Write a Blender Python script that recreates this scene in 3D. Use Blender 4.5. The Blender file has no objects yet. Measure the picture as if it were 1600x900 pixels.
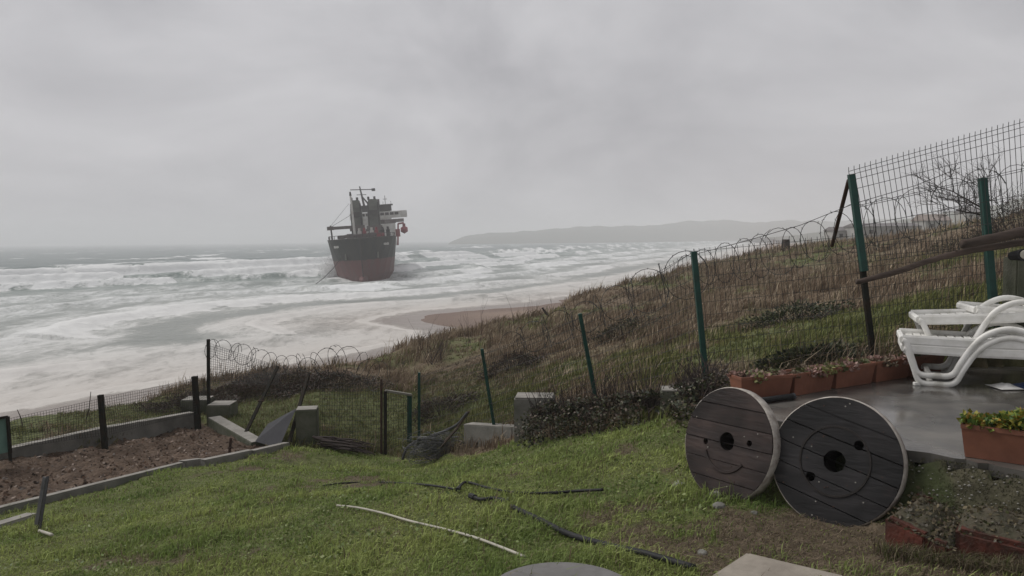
import bpy, bmesh, math, random
import numpy as np
from mathutils import Vector, Matrix, Euler

# ------------------------------------------------------------------ camera, sky, sun, exposure
scene = bpy.context.scene
COL = scene.collection
FPX = 1250.0                                   # focal length in pixels of a 1600 px wide picture
PITCH = math.atan(76.0 / FPX)
ROLL = math.radians(0.57)
CAM = np.array([0.0, 0.0, 10.0])
_F = np.array([0, math.cos(PITCH), -math.sin(PITCH)])
_R0 = np.array([1.0, 0, 0]); _U0 = np.array([0, math.sin(PITCH), math.cos(PITCH)])
_R = math.cos(ROLL) * _R0 - math.sin(ROLL) * _U0
_U = math.cos(ROLL) * _U0 + math.sin(ROLL) * _R0
cam_data = bpy.data.cameras.new("camera")
cam = bpy.data.objects.new("camera", cam_data); COL.objects.link(cam)
cam_data.sensor_width = 36.0; cam_data.lens = 36.0 * FPX / 1600.0
cam_data.clip_start = 0.1; cam_data.clip_end = 40000
m = Matrix(((_R[0], _U[0], -_F[0], CAM[0]), (_R[1], _U[1], -_F[1], CAM[1]), (_R[2], _U[2], -_F[2], CAM[2]), (0, 0, 0, 1)))
cam.matrix_world = m
scene.camera = cam

SUN_EL, SUN_AZ = math.radians(48), math.radians(-70)     # a veiled sun, high on the left
world = bpy.data.worlds.new("World"); scene.world = world; world.use_nodes = True
nt = world.node_tree; nt.nodes.clear()
def wn(t, **k):
    n = nt.nodes.new(t)
    for a, b in k.items(): setattr(n, a, b)
    return n
w_out = wn('ShaderNodeOutputWorld'); w_bg = wn('ShaderNodeBackground'); w_bg.inputs['Strength'].default_value = 0.1
w_sky = wn('ShaderNodeTexSky'); w_sky.sky_type = 'NISHITA'; w_sky.sun_disc = False
w_sky.sun_elevation = SUN_EL; w_sky.sun_rotation = SUN_AZ; w_sky.dust_density = 4
w_hsv = wn('ShaderNodeHueSaturation'); w_hsv.inputs['Saturation'].default_value = 0.25; w_hsv.inputs['Value'].default_value = 0.8
w_tc = wn('ShaderNodeTexCoord')
w_map = wn('ShaderNodeMapping'); w_map.inputs['Scale'].default_value = (1.3, 1.3, 2.4); w_map.inputs['Location'].default_value = (0.35, 0.1, 0.55)
w_n = wn('ShaderNodeTexNoise'); w_n.inputs['Scale'].default_value = 1.9; w_n.inputs['Detail'].default_value = 6.0; w_n.inputs['Roughness'].default_value = 0.58
w_n.inputs['Distortion'].default_value = 0.4
w_r = wn('ShaderNodeValToRGB')
w_r.color_ramp.elements[0].position = 0.30; w_r.color_ramp.elements[0].color = (0.58, 0.575, 0.615, 1)
w_r.color_ramp.elements[1].position = 0.68; w_r.color_ramp.elements[1].color = (1.0, 0.99, 1.025, 1)
w_sc = wn('ShaderNodeVectorMath', operation='SCALE'); w_sc.inputs['Scale'].default_value = 3.8
w_mx = wn('ShaderNodeMix', data_type='RGBA'); w_mx.inputs['Factor'].default_value = 0.93
L = nt.links.new
L(w_tc.outputs['Generated'], w_map.inputs['Vector']); L(w_map.outputs[0], w_n.inputs['Vector'])
L(w_n.outputs[0], w_r.inputs[0]); L(w_r.outputs[0], w_sc.inputs[0])
L(w_sky.outputs[0], w_hsv.inputs['Color']); L(w_hsv.outputs[0], w_mx.inputs['A']); L(w_sc.outputs[0], w_mx.inputs['B'])
L(w_mx.outputs['Result'], w_bg.inputs['Color']); L(w_bg.outputs[0], w_out.inputs['Surface'])

sun_data = bpy.data.lights.new("sun", 'SUN'); sun_data.energy = 1.5; sun_data.angle = math.radians(35); sun_data.color = (1.0, 0.975, 0.94)
sun = bpy.data.objects.new("sun", sun_data); COL.objects.link(sun)
_sd = Vector((math.sin(SUN_AZ) * math.cos(SUN_EL), math.cos(SUN_AZ) * math.cos(SUN_EL), math.sin(SUN_EL)))
sun.rotation_euler = _sd.to_track_quat('Z', 'Y').to_euler(); sun.location = (-40, 10, 80)

vs = scene.view_settings
vs.view_transform = 'Standard'; vs.look = 'None'; vs.exposure = 0.72; vs.gamma = 1.0; vs.use_curve_mapping = False
scene.render.engine = 'CYCLES'
scene.cycles.use_denoising = True
scene.cycles.max_bounces = 6; scene.cycles.volume_bounces = 1
scene.cycles.transparent_max_bounces = 16
scene.cycles.filter_width = 1.5

# ------------------------------------------------------------------ helpers
rng = np.random.default_rng(7); random.seed(7)
def ray(px, py):
    d = _F + (px - 800.0) / FPX * _R + (450.0 - py) / FPX * _U
    return d / d[1]
def P(px, py, D):
    return Vector(CAM + ray(px, py) * D)
def PZ(px, py, z):                              # the pixel's ray meets the level z
    d = ray(px, py); return Vector(CAM + d * ((z - CAM[2]) / d[2]))

def _hash(ix, iy, seed):
    n = (ix.astype(np.int64) * 374761393 + iy.astype(np.int64) * 668265263 + seed * 1442695041) & 0xFFFFFFFF
    n = ((n ^ (n >> 13)) * 1274126177) & 0xFFFFFFFF
    return ((n ^ (n >> 16)) & 0xFFFF) / 65535.0
def vn(x, y, seed=0):
    x = np.asarray(x, float); y = np.asarray(y, float)
    ix = np.floor(x); iy = np.floor(y); fx = x - ix; fy = y - iy
    fx = fx * fx * (3 - 2 * fx); fy = fy * fy * (3 - 2 * fy)
    a = _hash(ix, iy, seed); b = _hash(ix + 1, iy, seed); c = _hash(ix, iy + 1, seed); d = _hash(ix + 1, iy + 1, seed)
    return (a * (1 - fx) + b * fx) * (1 - fy) + (c * (1 - fx) + d * fx) * fy
def fbm(x, y, seed=0, o=4):
    s = 0; a = .5; t = 0
    for k in range(o):
        s = s + a * vn(x * 2 ** k + 17.3 * k, y * 2 ** k - 9.1 * k, seed + k); t += a; a *= .5
    return s / t
def sstep(a, b, x):
    t = np.clip((x - a) / (b - a), 0, 1); return t * t * (3 - 2 * t)

def tag(o, label=None, cat=None, group=None, kind=None):
    if label: o['label'] = label
    if cat: o['category'] = cat
    if group: o['group'] = group
    if kind: o['kind'] = kind
    return o
def thing(name, label, cat, loc, group=None, rot=(0, 0, 0)):
    o = bpy.data.objects.new(name, None); COL.objects.link(o)
    o.location = loc; o.rotation_euler = rot; o.empty_display_size = .2
    return tag(o, label, cat, group)
def copy_tree(o, parent=None):
    c = o.copy(); COL.objects.link(c); c.parent = parent
    for ch in [k for k in o.children]: copy_tree(ch, c)
    return c
def link_mesh(name, me, mat, parent=None, smooth=False):
    o = bpy.data.objects.new(name, me); COL.objects.link(o)
    if mat is not None: me.materials.append(mat)
    if parent is not None: o.parent = parent
    if smooth: me.polygons.foreach_set('use_smooth', np.ones(len(me.polygons), bool))
    return o
def fast_mesh(name, V, F, mat, parent=None, smooth=False, attrs=None):
    V = np.asarray(V, np.float32); F = np.asarray(F, np.int32); k = F.shape[1]
    me = bpy.data.meshes.new(name)
    me.vertices.add(len(V)); me.vertices.foreach_set('co', V.ravel())
    me.loops.add(F.size); me.loops.foreach_set('vertex_index', F.ravel())
    me.polygons.add(len(F)); me.polygons.foreach_set('loop_start', np.arange(0, F.size, k, dtype=np.int32))
    me.update(calc_edges=True)
    for an, av in (attrs or {}).items():
        av = np.asarray(av, np.float32)
        if av.ndim == 1:
            a = me.attributes.new(an, 'FLOAT', 'POINT'); a.data.foreach_set('value', av)
        elif av.shape[1] == 3:
            a = me.attributes.new(an, 'FLOAT_VECTOR', 'POINT'); a.data.foreach_set('vector', av.ravel())
        else:
            a = me.attributes.new(an, 'FLOAT_COLOR', 'POINT'); a.data.foreach_set('color', av.ravel())
    return link_mesh(name, me, mat, parent, smooth)

class MB:
    def __init__(s): s.v = []; s.f = []
    def add(s, V, F):
        b = len(s.v); s.v += [tuple(p) for p in V]; s.f += [tuple(i + b for i in f) for f in F]; return s
    def hexa(s, c8):
        return s.add(c8, [(0, 3, 2, 1), (4, 5, 6, 7), (0, 1, 5, 4), (1, 2, 6, 5), (2, 3, 7, 6), (3, 0, 4, 7)])
    def box(s, c, d, rot=None):
        x, y, z = d[0] / 2, d[1] / 2, d[2] / 2
        pts = [Vector(p) for p in ((-x, -y, -z), (x, -y, -z), (x, y, -z), (-x, y, -z), (-x, -y, z), (x, -y, z), (x, y, z), (-x, y, z))]
        if rot is not None:
            M = rot if isinstance(rot, Matrix) else Euler(rot).to_matrix(); pts = [M @ p for p in pts]
        c = Vector(c); return s.hexa([p + c for p in pts])
    def frustum(s, z0, d0, z1, d1, c=(0, 0)):
        pts = []
        for z, d in ((z0, d0), (z1, d1)):
            x, y = d[0] / 2, d[1] / 2
            pts += [(c[0] - x, c[1] - y, z), (c[0] + x, c[1] - y, z), (c[0] + x, c[1] + y, z), (c[0] - x, c[1] + y, z)]
        return s.hexa(pts)
    def bar(s, a, b, w, h=None, up=(0, 0, 1)):
        a = Vector(a); b = Vector(b); h = h or w; t = (b - a).normalized(); u = Vector(up)
        if abs(t.dot(u)) > .98: u = Vector((0, 1, 0))
        r = t.cross(u).normalized(); u = r.cross(t).normalized()
        q = [-r * w / 2 - u * h / 2, r * w / 2 - u * h / 2, r * w / 2 + u * h / 2, -r * w / 2 + u * h / 2]
        return s.hexa([a + k for k in q] + [b + k for k in q])
    def tube(s, pts, r, n=6, cap=True):
        pts = [Vector(p) for p in pts]; m_ = len(pts); rad = r if hasattr(r, '__len__') else [r] * m_
        V = []; u = None
        for i, p in enumerate(pts):
            t = (pts[min(i + 1, m_ - 1)] - pts[max(i - 1, 0)])
            if t.length < 1e-9: t = Vector((0, 0, 1))
            t.normalize()
            if u is None:
                u = Vector((0, 0, 1)) if abs(t.z) < .9 else Vector((1, 0, 0))
            u = (u - t * u.dot(t))
            if u.length < 1e-6: u = t.orthogonal()
            u.normalize(); w = t.cross(u)
            for k in range(n):
                a = 2 * math.pi * k / n; V.append(p + (u * math.cos(a) + w * math.sin(a)) * rad[i])
        F = [(i * n + k, i * n + (k + 1) % n, (i + 1) * n + (k + 1) % n, (i + 1) * n + k) for i in range(m_ - 1) for k in range(n)]
        if cap: F += [tuple(range(n - 1, -1, -1)), tuple((m_ - 1) * n + k for k in range(n))]
        return s.add(V, F)
    def rtube(s, pts, w, h, up, n=8):            # a flattened, rounded bar along a path
        pts = [Vector(p) for p in pts]; m_ = len(pts); V = []; up = Vector(up)
        for i, p in enumerate(pts):
            t = (pts[min(i + 1, m_ - 1)] - pts[max(i - 1, 0)]).normalized()
            r = up.normalized(); u = t.cross(r).normalized()
            for k in range(n):
                a = 2 * math.pi * (k + .5) / n; c_, s_ = math.cos(a), math.sin(a)
                c_ = math.copysign(abs(c_) ** .6, c_); s_ = math.copysign(abs(s_) ** .6, s_)
                V.append(p + r * c_ * w / 2 + u * s_ * h / 2)
        F = [(i * n + k, i * n + (k + 1) % n, (i + 1) * n + (k + 1) % n, (i + 1) * n + k) for i in range(m_ - 1) for k in range(n)]
        F += [tuple(range(n - 1, -1, -1)), tuple((m_ - 1) * n + k for k in range(n))]
        return s.add(V, F)
    def prism(s, poly, z0, z1):
        n = len(poly); V = [(p[0], p[1], z0) for p in poly] + [(p[0], p[1], z1) for p in poly]
        return s.add(V, [tuple(range(n - 1, -1, -1)), tuple(range(n, 2 * n))] + [(k, (k + 1) % n, n + (k + 1) % n, n + k) for k in range(n)])
    def build(s, name, mat, parent=None, smooth=False, world=False, bevel=0, seg=2):
        V = s.v
        if world and parent is not None:
            Mi = (Matrix.Translation(parent.location) @ parent.rotation_euler.to_matrix().to_4x4()).inverted()
            V = [Mi @ Vector(p) for p in V]
        me = bpy.data.meshes.new(name); me.from_pydata([tuple(p) for p in V], [], s.f); me.update()
        if bevel:
            bm = bmesh.new(); bm.from_mesh(me)
            bmesh.ops.recalc_face_normals(bm, faces=bm.faces)
            bmesh.ops.bevel(bm, geom=list(bm.edges), offset=bevel, segments=seg, affect='EDGES', clamp_overlap=True)
            bm.to_mesh(me); bm.free()
        else:
            bm = bmesh.new(); bm.from_mesh(me); bmesh.ops.recalc_face_normals(bm, faces=bm.faces); bm.to_mesh(me); bm.free()
        return link_mesh(name, me, mat, parent, smooth)

# ------------------------------------------------------------------ materials
def mat(name, c1, c2=None, scale=4.0, rough=.8, bump=0.0, bscale=None, metal=0, c3=None, stretch=(1, 1, 1), contrast=(.35, .65), detail=6, spec=.3, rough2=None, dist=.02):
    M = bpy.data.materials.new(name); M.use_nodes = True; t = M.node_tree; b = t.nodes['Principled BSDF']
    b.inputs['Roughness'].default_value = rough; b.inputs['Metallic'].default_value = metal
    b.inputs['Specular IOR Level'].default_value = spec
    tc = t.nodes.new('ShaderNodeTexCoord'); mp = t.nodes.new('ShaderNodeMapping'); mp.inputs['Scale'].default_value = stretch
    t.links.new(tc.outputs['Object'], mp.inputs[0])
    if c2 is None: c2 = tuple(x * .75 for x in c1)
    n = t.nodes.new('ShaderNodeTexNoise'); n.inputs['Scale'].default_value = scale; n.inputs['Detail'].default_value = detail; n.inputs['Roughness'].default_value = .6
    t.links.new(mp.outputs[0], n.inputs['Vector'])
    r = t.nodes.new('ShaderNodeValToRGB'); e = r.color_ramp.elements
    e[0].position, e[1].position = contrast; e[0].color = (*c1, 1); e[1].color = (*c2, 1)
    if c3 is not None:
        k = e.new(min(.98, contrast[1] + .12)); k.color = (*c3, 1)
    t.links.new(n.outputs[0], r.inputs[0]); t.links.new(r.outputs[0], b.inputs['Base Color'])
    if rough2 is not None:
        mr = t.nodes.new('ShaderNodeMapRange'); mr.inputs[1].default_value = .4; mr.inputs[2].default_value = .6
        mr.inputs[3].default_value = rough; mr.inputs[4].default_value = rough2
        n3 = t.nodes.new('ShaderNodeTexNoise'); n3.inputs['Scale'].default_value = scale * .45; n3.inputs['Detail'].default_value = 3
        t.links.new(mp.outputs[0], n3.inputs['Vector'])
        t.links.new(n3.outputs[0], mr.inputs[0]); t.links.new(mr.outputs[0], b.inputs['Roughness'])
    if bump:
        n2 = t.nodes.new('ShaderNodeTexNoise'); n2.inputs['Scale'].default_value = bscale or scale * 4; n2.inputs['Detail'].default_value = 8
        t.links.new(mp.outputs[0], n2.inputs['Vector'])
        bp = t.nodes.new('ShaderNodeBump'); bp.inputs['Strength'].default_value = bump; bp.inputs['Distance'].default_value = dist
        t.links.new(n2.outputs[0], bp.inputs['Height']); t.links.new(bp.outputs[0], b.inputs['Normal'])
    return M
def attr_mat(name, rough=.85, spec=.2, bump=0, bscale=30, vary=0, vscale=8, transl=0):
    M = bpy.data.materials.new(name); M.use_nodes = True; t = M.node_tree; b = t.nodes['Principled BSDF']
    b.inputs['Roughness'].default_value = rough; b.inputs['Specular IOR Level'].default_value = spec
    a = t.nodes.new('ShaderNodeAttribute'); a.attribute_name = 'col'; src = a.outputs['Color']
    tc = t.nodes.new('ShaderNodeTexCoord')
    if vary:
        n = t.nodes.new('ShaderNodeTexNoise'); n.inputs['Scale'].default_value = vscale; n.inputs['Detail'].default_value = 8; n.inputs['Roughness'].default_value = .7
        t.links.new(tc.outputs['Object'], n.inputs['Vector'])
        mr = t.nodes.new('ShaderNodeMapRange'); mr.inputs[1].default_value = .3; mr.inputs[2].default_value = .7; mr.inputs[3].default_value = 1 - vary; mr.inputs[4].default_value = 1 + vary
        t.links.new(n.outputs[0], mr.inputs[0])
        mu = t.nodes.new('ShaderNodeVectorMath'); mu.operation = 'SCALE'
        t.links.new(src, mu.inputs[0]); t.links.new(mr.outputs[0], mu.inputs['Scale']); src = mu.outputs[0]
    t.links.new(src, b.inputs['Base Color'])
    if bump:
        n2 = t.nodes.new('ShaderNodeTexNoise'); n2.inputs['Scale'].default_value = bscale; n2.inputs['Detail'].default_value = 8
        t.links.new(tc.outputs['Object'], n2.inputs['Vector'])
        bp = t.nodes.new('ShaderNodeBump'); bp.inputs['Strength'].default_value = bump; bp.inputs['Distance'].default_value = .04
        t.links.new(n2.outputs[0], bp.inputs['Height']); t.links.new(bp.outputs[0], b.inputs['Normal'])
    if transl:
        tr = t.nodes.new('ShaderNodeBsdfTranslucent'); mx = t.nodes.new('ShaderNodeMixShader'); mx.inputs[0].default_value = transl
        t.links.new(src, tr.inputs['Color']); out = t.nodes['Material Output']
        t.links.new(b.outputs[0], mx.inputs[1]); t.links.new(tr.outputs[0], mx.inputs[2]); t.links.new(mx.outputs[0], out.inputs['Surface'])
    return M

M_concrete = mat('concrete', (.20, .19, .172), (.115, .113, .10), 2.5, .85, .4, 30, c3=(.10, .115, .07))
M_conc_top = mat('concrete_pale', (.27, .255, .23), (.18, .17, .15), 3, .85, .4, 40)
M_conc_moss = mat('concrete_mossy', (.105, .105, .08), (.052, .058, .034), 2.5, .9, .5, 30, c3=(.17, .165, .14))
M_greenpost = mat('green_painted_steel', (.010, .055, .042), (.008, .036, .028), 6, .45, .1, c3=(.05, .06, .04))
M_darkpost = mat('dark_rusty_steel', (.018, .021, .018), (.03, .022, .017), 9, .85, .2, spec=.05)
M_rust = mat('rusty_steel', (.06, .03, .02), (.03, .02, .016), 12, .8, .3)
M_wire = mat('dull_wire', (.04, .04, .037), (.026, .026, .024), 9, .6, metal=.2)
M_wire2 = mat('galvanised_wire', (.11, .11, .11), (.07, .07, .07), 9, .5, metal=.3)
M_terra = mat('terracotta_plastic', (.20, .082, .05), (.145, .06, .038), 5, .6, .15, c3=(.15, .055, .035))
M_redclay = mat('red_clay', (.095, .026, .016), (.042, .019, .013), 7, .8, .7, 25, c3=(.045, .04, .024), contrast=(.36, .56))
M_white = mat('white_plastic', (.72, .71, .68), (.58, .57, .53), 5, .5, .08, c3=(.36, .35, .31), contrast=(.38, .6))
M_log = mat('weathered_log', (.085, .062, .05), (.035, .026, .021), 5, .9, .6, 18, stretch=(.25, 1, 1), c3=(.15, .12, .10))
M_hose = mat('black_hose', (.010, .010, .011), (.02, .02, .02), 10, .6, spec=.2)
M_pvc = mat('white_pipe', (.42, .40, .34), (.28, .26, .22), 5, .6, c3=(.22, .21, .16))
M_stone = mat('stone', (.19, .185, .165), (.11, .11, .095), 12, .9, .4, 30)
M_grey_sheet = mat('grey_sheet', (.062, .062, .066), (.048, .048, .052), 3, .85, .15, 15, spec=.08)
M_green_sheet = mat('faded_green_sheet', (.14, .24, .20), (.10, .18, .15), 4, .55, .1)
M_grass = attr_mat('grass_blades', .75, .25, transl=.3)
M_dry = attr_mat('dry_grass', .9, .15, transl=.2)
M_leaf = attr_mat('leaves', .6, .35, transl=.15)
M_twig = mat('bare_twig', (.055, .042, .038), (.035, .027, .025), 8, .9)
M_ground = attr_mat('ground_cover', .95, .12, bump=.8, bscale=14, vary=.4, vscale=6)

# ------------------------------------------------------------------ terrain
ctrl = [(800,900,5.1),(1100,900,5.0),(1300,900,4.95),(1500,900,4.9),(0,900,7.2),(300,900,6.4),(550,900,5.7),(1290,818,6.0),(1140,775,6.7),
 (1060,662,9.5),(940,674,11.3),(860,687,12.6),(760,707,14.2),(660,722,15.8),(600,708,17.4),(450,702,16.6),(530,795,8.3),(700,765,8.2),(300,800,9.4),
 (0,845,9.3),(0,797,11.6),(150,765,12.7),(280,732,14.0),(300,775,11.3),(450,740,12.5),(600,760,11),(880,760,7.9),(850,850,6.0),
 (0,745,14.2),(200,695,16.8),(390,690,17.6),(0,708,15.6),(160,690,17.2),(300,660,19.4),(430,655,19.5),
 (60,686,17.2),(200,650,20),(300,634,21.5),(430,584,25.5),(560,594,26),(350,612,24),(450,640,20.5),(520,640,20.5),(610,592,28),
 (700,546,32),(780,520,35),(860,497,39),(1000,443,50),(1090,419,58),(1180,399,66),(1330,377,80),(700,600,24),(850,560,22),(1000,520,22),(1000,580,13.5),(900,618,14),
 (770,663,16),(655,688,18.5),(1200,480,22),(1200,550,12.5),(1350,560,10.6),(1400,480,17),(1400,410,40),(1400,376,62),(1500,356,46),(1600,336,38),(1700,325,36),(1600,450,12.5),(1600,392,22),(560,690,18.6),(540,620,22)]
cx = []; cz = []
for a, b, d in ctrl:
    p = P(a, b, d); cx.append((p.x, p.y)); cz.append(p.z)
for x, y, z in [(-14,4,7.2),(0,0,8.4),(6,0,8.6),(-6,0,8.0),(-20,12,6.1),(12,4,8.9),(14,10,9.3),(25,14,10),(60,40,11.5),(60,100,9.3),(100,200,8),(160,300,6),(200,150,12),(120,60,13),(40,0,11),(300,500,5),
                (0,-30,9),(60,-30,12),(-25,-20,8)]:
    cx.append((x, y)); cz.append(z)
cx = np.array(cx); cz = np.array(cz); C2 = 0.8 ** 2
def _phi(r2): return np.sqrt(r2 + C2)
_n = len(cx); _A = np.zeros((_n + 3, _n + 3))
_A[:_n, :_n] = _phi(((cx[:, None] - cx[None]) ** 2).sum(-1)) - 0.03 * np.eye(_n)
_A[:_n, _n] = _A[_n, :_n] = 1; _A[:_n, _n + 1:] = cx; _A[_n + 1:, :_n] = cx.T
_w = np.linalg.solve(_A, np.r_[cz, 0, 0, 0])
def rbf(x, y):
    o = _w[_n] + _w[_n + 1] * x + _w[_n + 2] * y
    for k in range(_n): o = o + _w[k] * np.sqrt((x - cx[k, 0]) ** 2 + (y - cx[k, 1]) ** 2 + C2)
    return o
def polydist(x, y, line):                       # signed distance to a polyline (left of its direction is positive) and arc length
    best = np.full(np.shape(x), 1e18); sg = np.zeros(np.shape(x)); tt = np.zeros(np.shape(x)); acc = 0.0
    for (ax, ay), (bx, by) in zip(line[:-1], line[1:]):
        dx, dy = bx - ax, by - ay; l2 = dx * dx + dy * dy
        u = np.clip(((x - ax) * dx + (y - ay) * dy) / l2, 0, 1)
        qx = x - ax - u * dx; qy = y - ay - u * dy; d2 = qx * qx + qy * qy; mk = d2 < best
        best = np.where(mk, d2, best); sg = np.where(mk, np.sign(dx * (y - ay) - dy * (x - ax)), sg)
        tt = np.where(mk, acc + u * math.sqrt(l2), tt); acc += math.sqrt(l2)
    return np.sqrt(best) * sg, tt
def inpoly(x, y, poly):
    c = np.zeros(np.shape(x), bool); n = len(poly)
    for i in range(n):
        x0, y0 = poly[i][:2]; x1, y1 = poly[i - 1][:2]
        if y0 == y1: continue
        c ^= ((y0 > y) != (y1 > y)) & (x < (x1 - x0) * (y - y0) / (y1 - y0) + x0)
    return c
SHORE = [(-120,-160),(-52,0),(-29,44),(-22,55),(-11,70),(-4,84),(-19,104),(9,127),(47,205),(90,330),(155,520),(250,800),(420,1300),(900,2000)]
def smooth_line(pts, it=2):
    for _ in range(it):
        q = [pts[0]]
        for a, b in zip(pts[:-1], pts[1:]):
            q += [(a[0]*.75+b[0]*.25, a[1]*.75+b[1]*.25), (a[0]*.25+b[0]*.75, a[1]*.25+b[1]*.75)]
        pts = q + [pts[-1]]
    return pts
SHORE = smooth_line(SHORE, 1)
BLUFF = [(-60,-60),(-26,4),(-16,15.5),(-12.2,19),(-10,22),(-9,26),(-7.5,28),(-4.8,31),(-2.4,36),(2.2,42),(9,55),(22,72),(42,98),(75,170),(110,290),(170,470),(280,760)]
PAT_Z = 8.37
patio_px = [(1128,628),(1196,652),(1300,676),(1420,703),(1510,719),(1600,735),(1760,764)]
PAT = [PZ(a, b, PAT_Z) for a, b in patio_px]
PATIO = [(p.x, p.y) for p in PAT] + [(9.5, 5.0), (9.5, 10.2), (5.6, 9.75), (4.8, 9.6), (2.2, 8.25)]
PEDGE = [(p.x, p.y) for p in PAT]
def H(x, y, detail=True):
    x = np.asarray(x, float); y = np.asarray(y, float)
    z = rbf(x, y)
    if detail:
        far = sstep(9, 20, y)
        z = z + (fbm(x * 1.7, y * 1.7, 3, 3) - .5) * (.07 + .22 * far) + (fbm(x * .35, y * .35, 9, 3) - .5) * .5 * sstep(16, 30, y)
    # the bank under the patio edge, the ground below the slab
    d, _ = polydist(x, y, PEDGE)
    inp = inpoly(x, y, PATIO)
    bank = PAT_Z - .045 - .44 * sstep(0.0, .36, np.abs(d)) + (fbm(x * 5, y * 5, 21, 3) - .5) * .06
    near = (~inp) & (d < 0) & (np.abs(d) < .42) & (x > 2.0) & (y < 9)
    z = np.where(near, np.maximum(z, bank), z)
    z = np.where(inp, PAT_Z - .16, z)
    # the bluff, the beach and the sea bed
    e, _ = polydist(x, y, BLUFF); s, _ = polydist(x, y, SHORE)
    beach = np.where(s > 0, -.035 * s, np.minimum(-.045 * s, 1.6 + .004 * np.minimum(-s, 200)))
    if detail: beach = beach + (fbm(x * .12, y * .12, 31, 3) - .5) * .35 * sstep(-30, -3, -np.abs(s))
    w = sstep(-.5, 11, e + (fbm(x * .3, y * .3, 5, 2) - .5) * 2 if detail else e)
    return np.maximum(z * (1 - w) + beach * w, np.where(w > .98, beach, -50))
def G(px, py, t0=3.5, t1=90):                   # the pixel's ray meets the ground
    d = ray(px, py); t = np.geomspace(t0, t1, 900)
    q = CAM[None] + t[:, None] * d[None]
    below = q[:, 2] < H(q[:, 0], q[:, 1])
    i = int(np.argmax(below)) if below.any() else len(t) - 1
    return Vector(q[i])
def gz(x, y): return float(H(np.array([x]), np.array([y]))[0])
def ground(v): return Vector((v.x, v.y, gz(v.x, v.y)))

# zones
soil_px = [(-160, 838, 10.0),(0,797,11.6),(150,765,12.7),(280,732,14.0),(390,712,15.6),(450,697,17.0),(415,690,17.8),(310,655,20.0),(160,690,17.3),(0,708,15.7),(-180,745,13.6)]
SOIL = [(P(*p).x, P(*p).y) for p in soil_px]
lawn_px = [(-500,1100,5.5),(-160,838,10.0),(0,797,11.6),(150,765,12.7),(280,732,14.0),(390,712,15.6),(450,699,16.9),(500,705,17.0),(600,706,17.3),(660,722,15.9),(760,707,14.3),(860,687,12.7),(940,674,11.4),(1060,662,9.7),(1110,655,8.7)]
LAWN = [(P(*p).x, P(*p).y) for p in lawn_px] + PEDGE[1:] + [(9.5, 3.0), (4, -3), (-10, -3)]

def zone_color(x, y):
    """real colours of the ground cover, as linear albedo"""
    n1 = fbm(x * .9, y * .9, 41, 4); n2 = fbm(x * 4, y * 4, 51, 3); n3 = fbm(x * .22, y * .22, 61, 3)
    lawn = inpoly(x, y, LAWN); soil = inpoly(x, y, SOIL)
    e, _ = polydist(x, y, BLUFF); s, _ = polydist(x, y, SHORE)
    c = np.empty(x.shape + (3,))
    hill_a = np.array([.125, .095, .066]); hill_b = np.array([.088, .098, .042]); gg = np.exp(-(np.hypot((x + 2.2) / 3.4, (y - 20) / 3.0)) ** 2) + np.exp(-((y - 21) / 3.0) ** 2) * (x < -2.5); k = np.clip(sstep(.42, .6, n3 * .6 + n1 * .4 + .07 * (1 - sstep(11, 22, np.hypot(x, y))) * (x > 0)) + gg, 0, 1)[..., None]
    c[:] = hill_a * (1 - k) + hill_b * k
    g = np.array([.085, .095, .035]); worn = np.array([.085, .066, .045])
    # worn earth in front of the reels and along the trodden way
    wr = np.clip(1 - np.hypot((x - 1.7) / 2.2, (y - 5.9) / 1.3), 0, 1) * 1.15 + np.clip(1 - np.hypot((x - 2.6) / 1.6, (y - 5.0) / .9), 0, 1) * 1.4
    wk = np.clip(sstep(.25, .6, wr * .85 + (n1 - .5) * 1.9 + (n2 - .5) * 1.1), 0, 1)
    lc = g * (1 - wk[..., None]) + worn * wk[..., None]
    c = np.where(lawn[..., None], lc, c)
    c = np.where(soil[..., None], np.array([.085, .053, .038]), c)
    sand_dry = np.array([.225, .172, .138]); sand_wet = np.array([.165, .124, .103])
    b = sstep(-14, -5, s)[..., None]; sand = sand_dry * (1 - b) + sand_wet * b
    w = sstep(4, 9, e + (n1 - .5) * 5)[..., None]
    c = c * (1 - w) + sand * w
    d, _ = polydist(x, y, PEDGE)
    bank = (d < .02) & (d > -.36) & (x > 2) & (y < 9) & ~inpoly(x, y, PATIO)
    bk = sstep(.38, .62, n2)[..., None]
    c = np.where(bank[..., None], np.array([.038, .045, .02]) * (1 - bk) + np.array([.06, .055, .036]) * bk, c)
    return c, lawn, soil, wk, e, s

def polar_grid(r, az):
    R_, A_ = np.meshgrid(r, az, indexing='ij'); x = R_ * np.sin(A_); y = R_ * np.cos(A_)
    n, m_ = len(r), len(az); i = np.arange(n * m_).reshape(n, m_)
    F = np.stack([i[:-1, :-1], i[:-1, 1:], i[1:, 1:], i[1:, :-1]], -1).reshape(-1, 4)[:, ::-1]
    return x.ravel(), y.ravel(), F
gx, gy, gF = polar_grid(np.r_[np.linspace(.4, 3.6, 6), np.geomspace(3.8, 1100, 440)], np.radians(np.linspace(-72, 72, 360)))
gzv = H(gx, gy); gc, _, gs, _, _, gsh = zone_color(gx, gy)
gzv = np.where(gs, gzv - .30, gzv)
terrain = fast_mesh('ground', np.c_[gx, gy, gzv], gF, M_ground, smooth=True, attrs={'col': np.c_[gc, np.ones(len(gc))]})
tag(terrain, 'grassy hillside running down to the sandy beach', 'ground', kind='structure')

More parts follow.
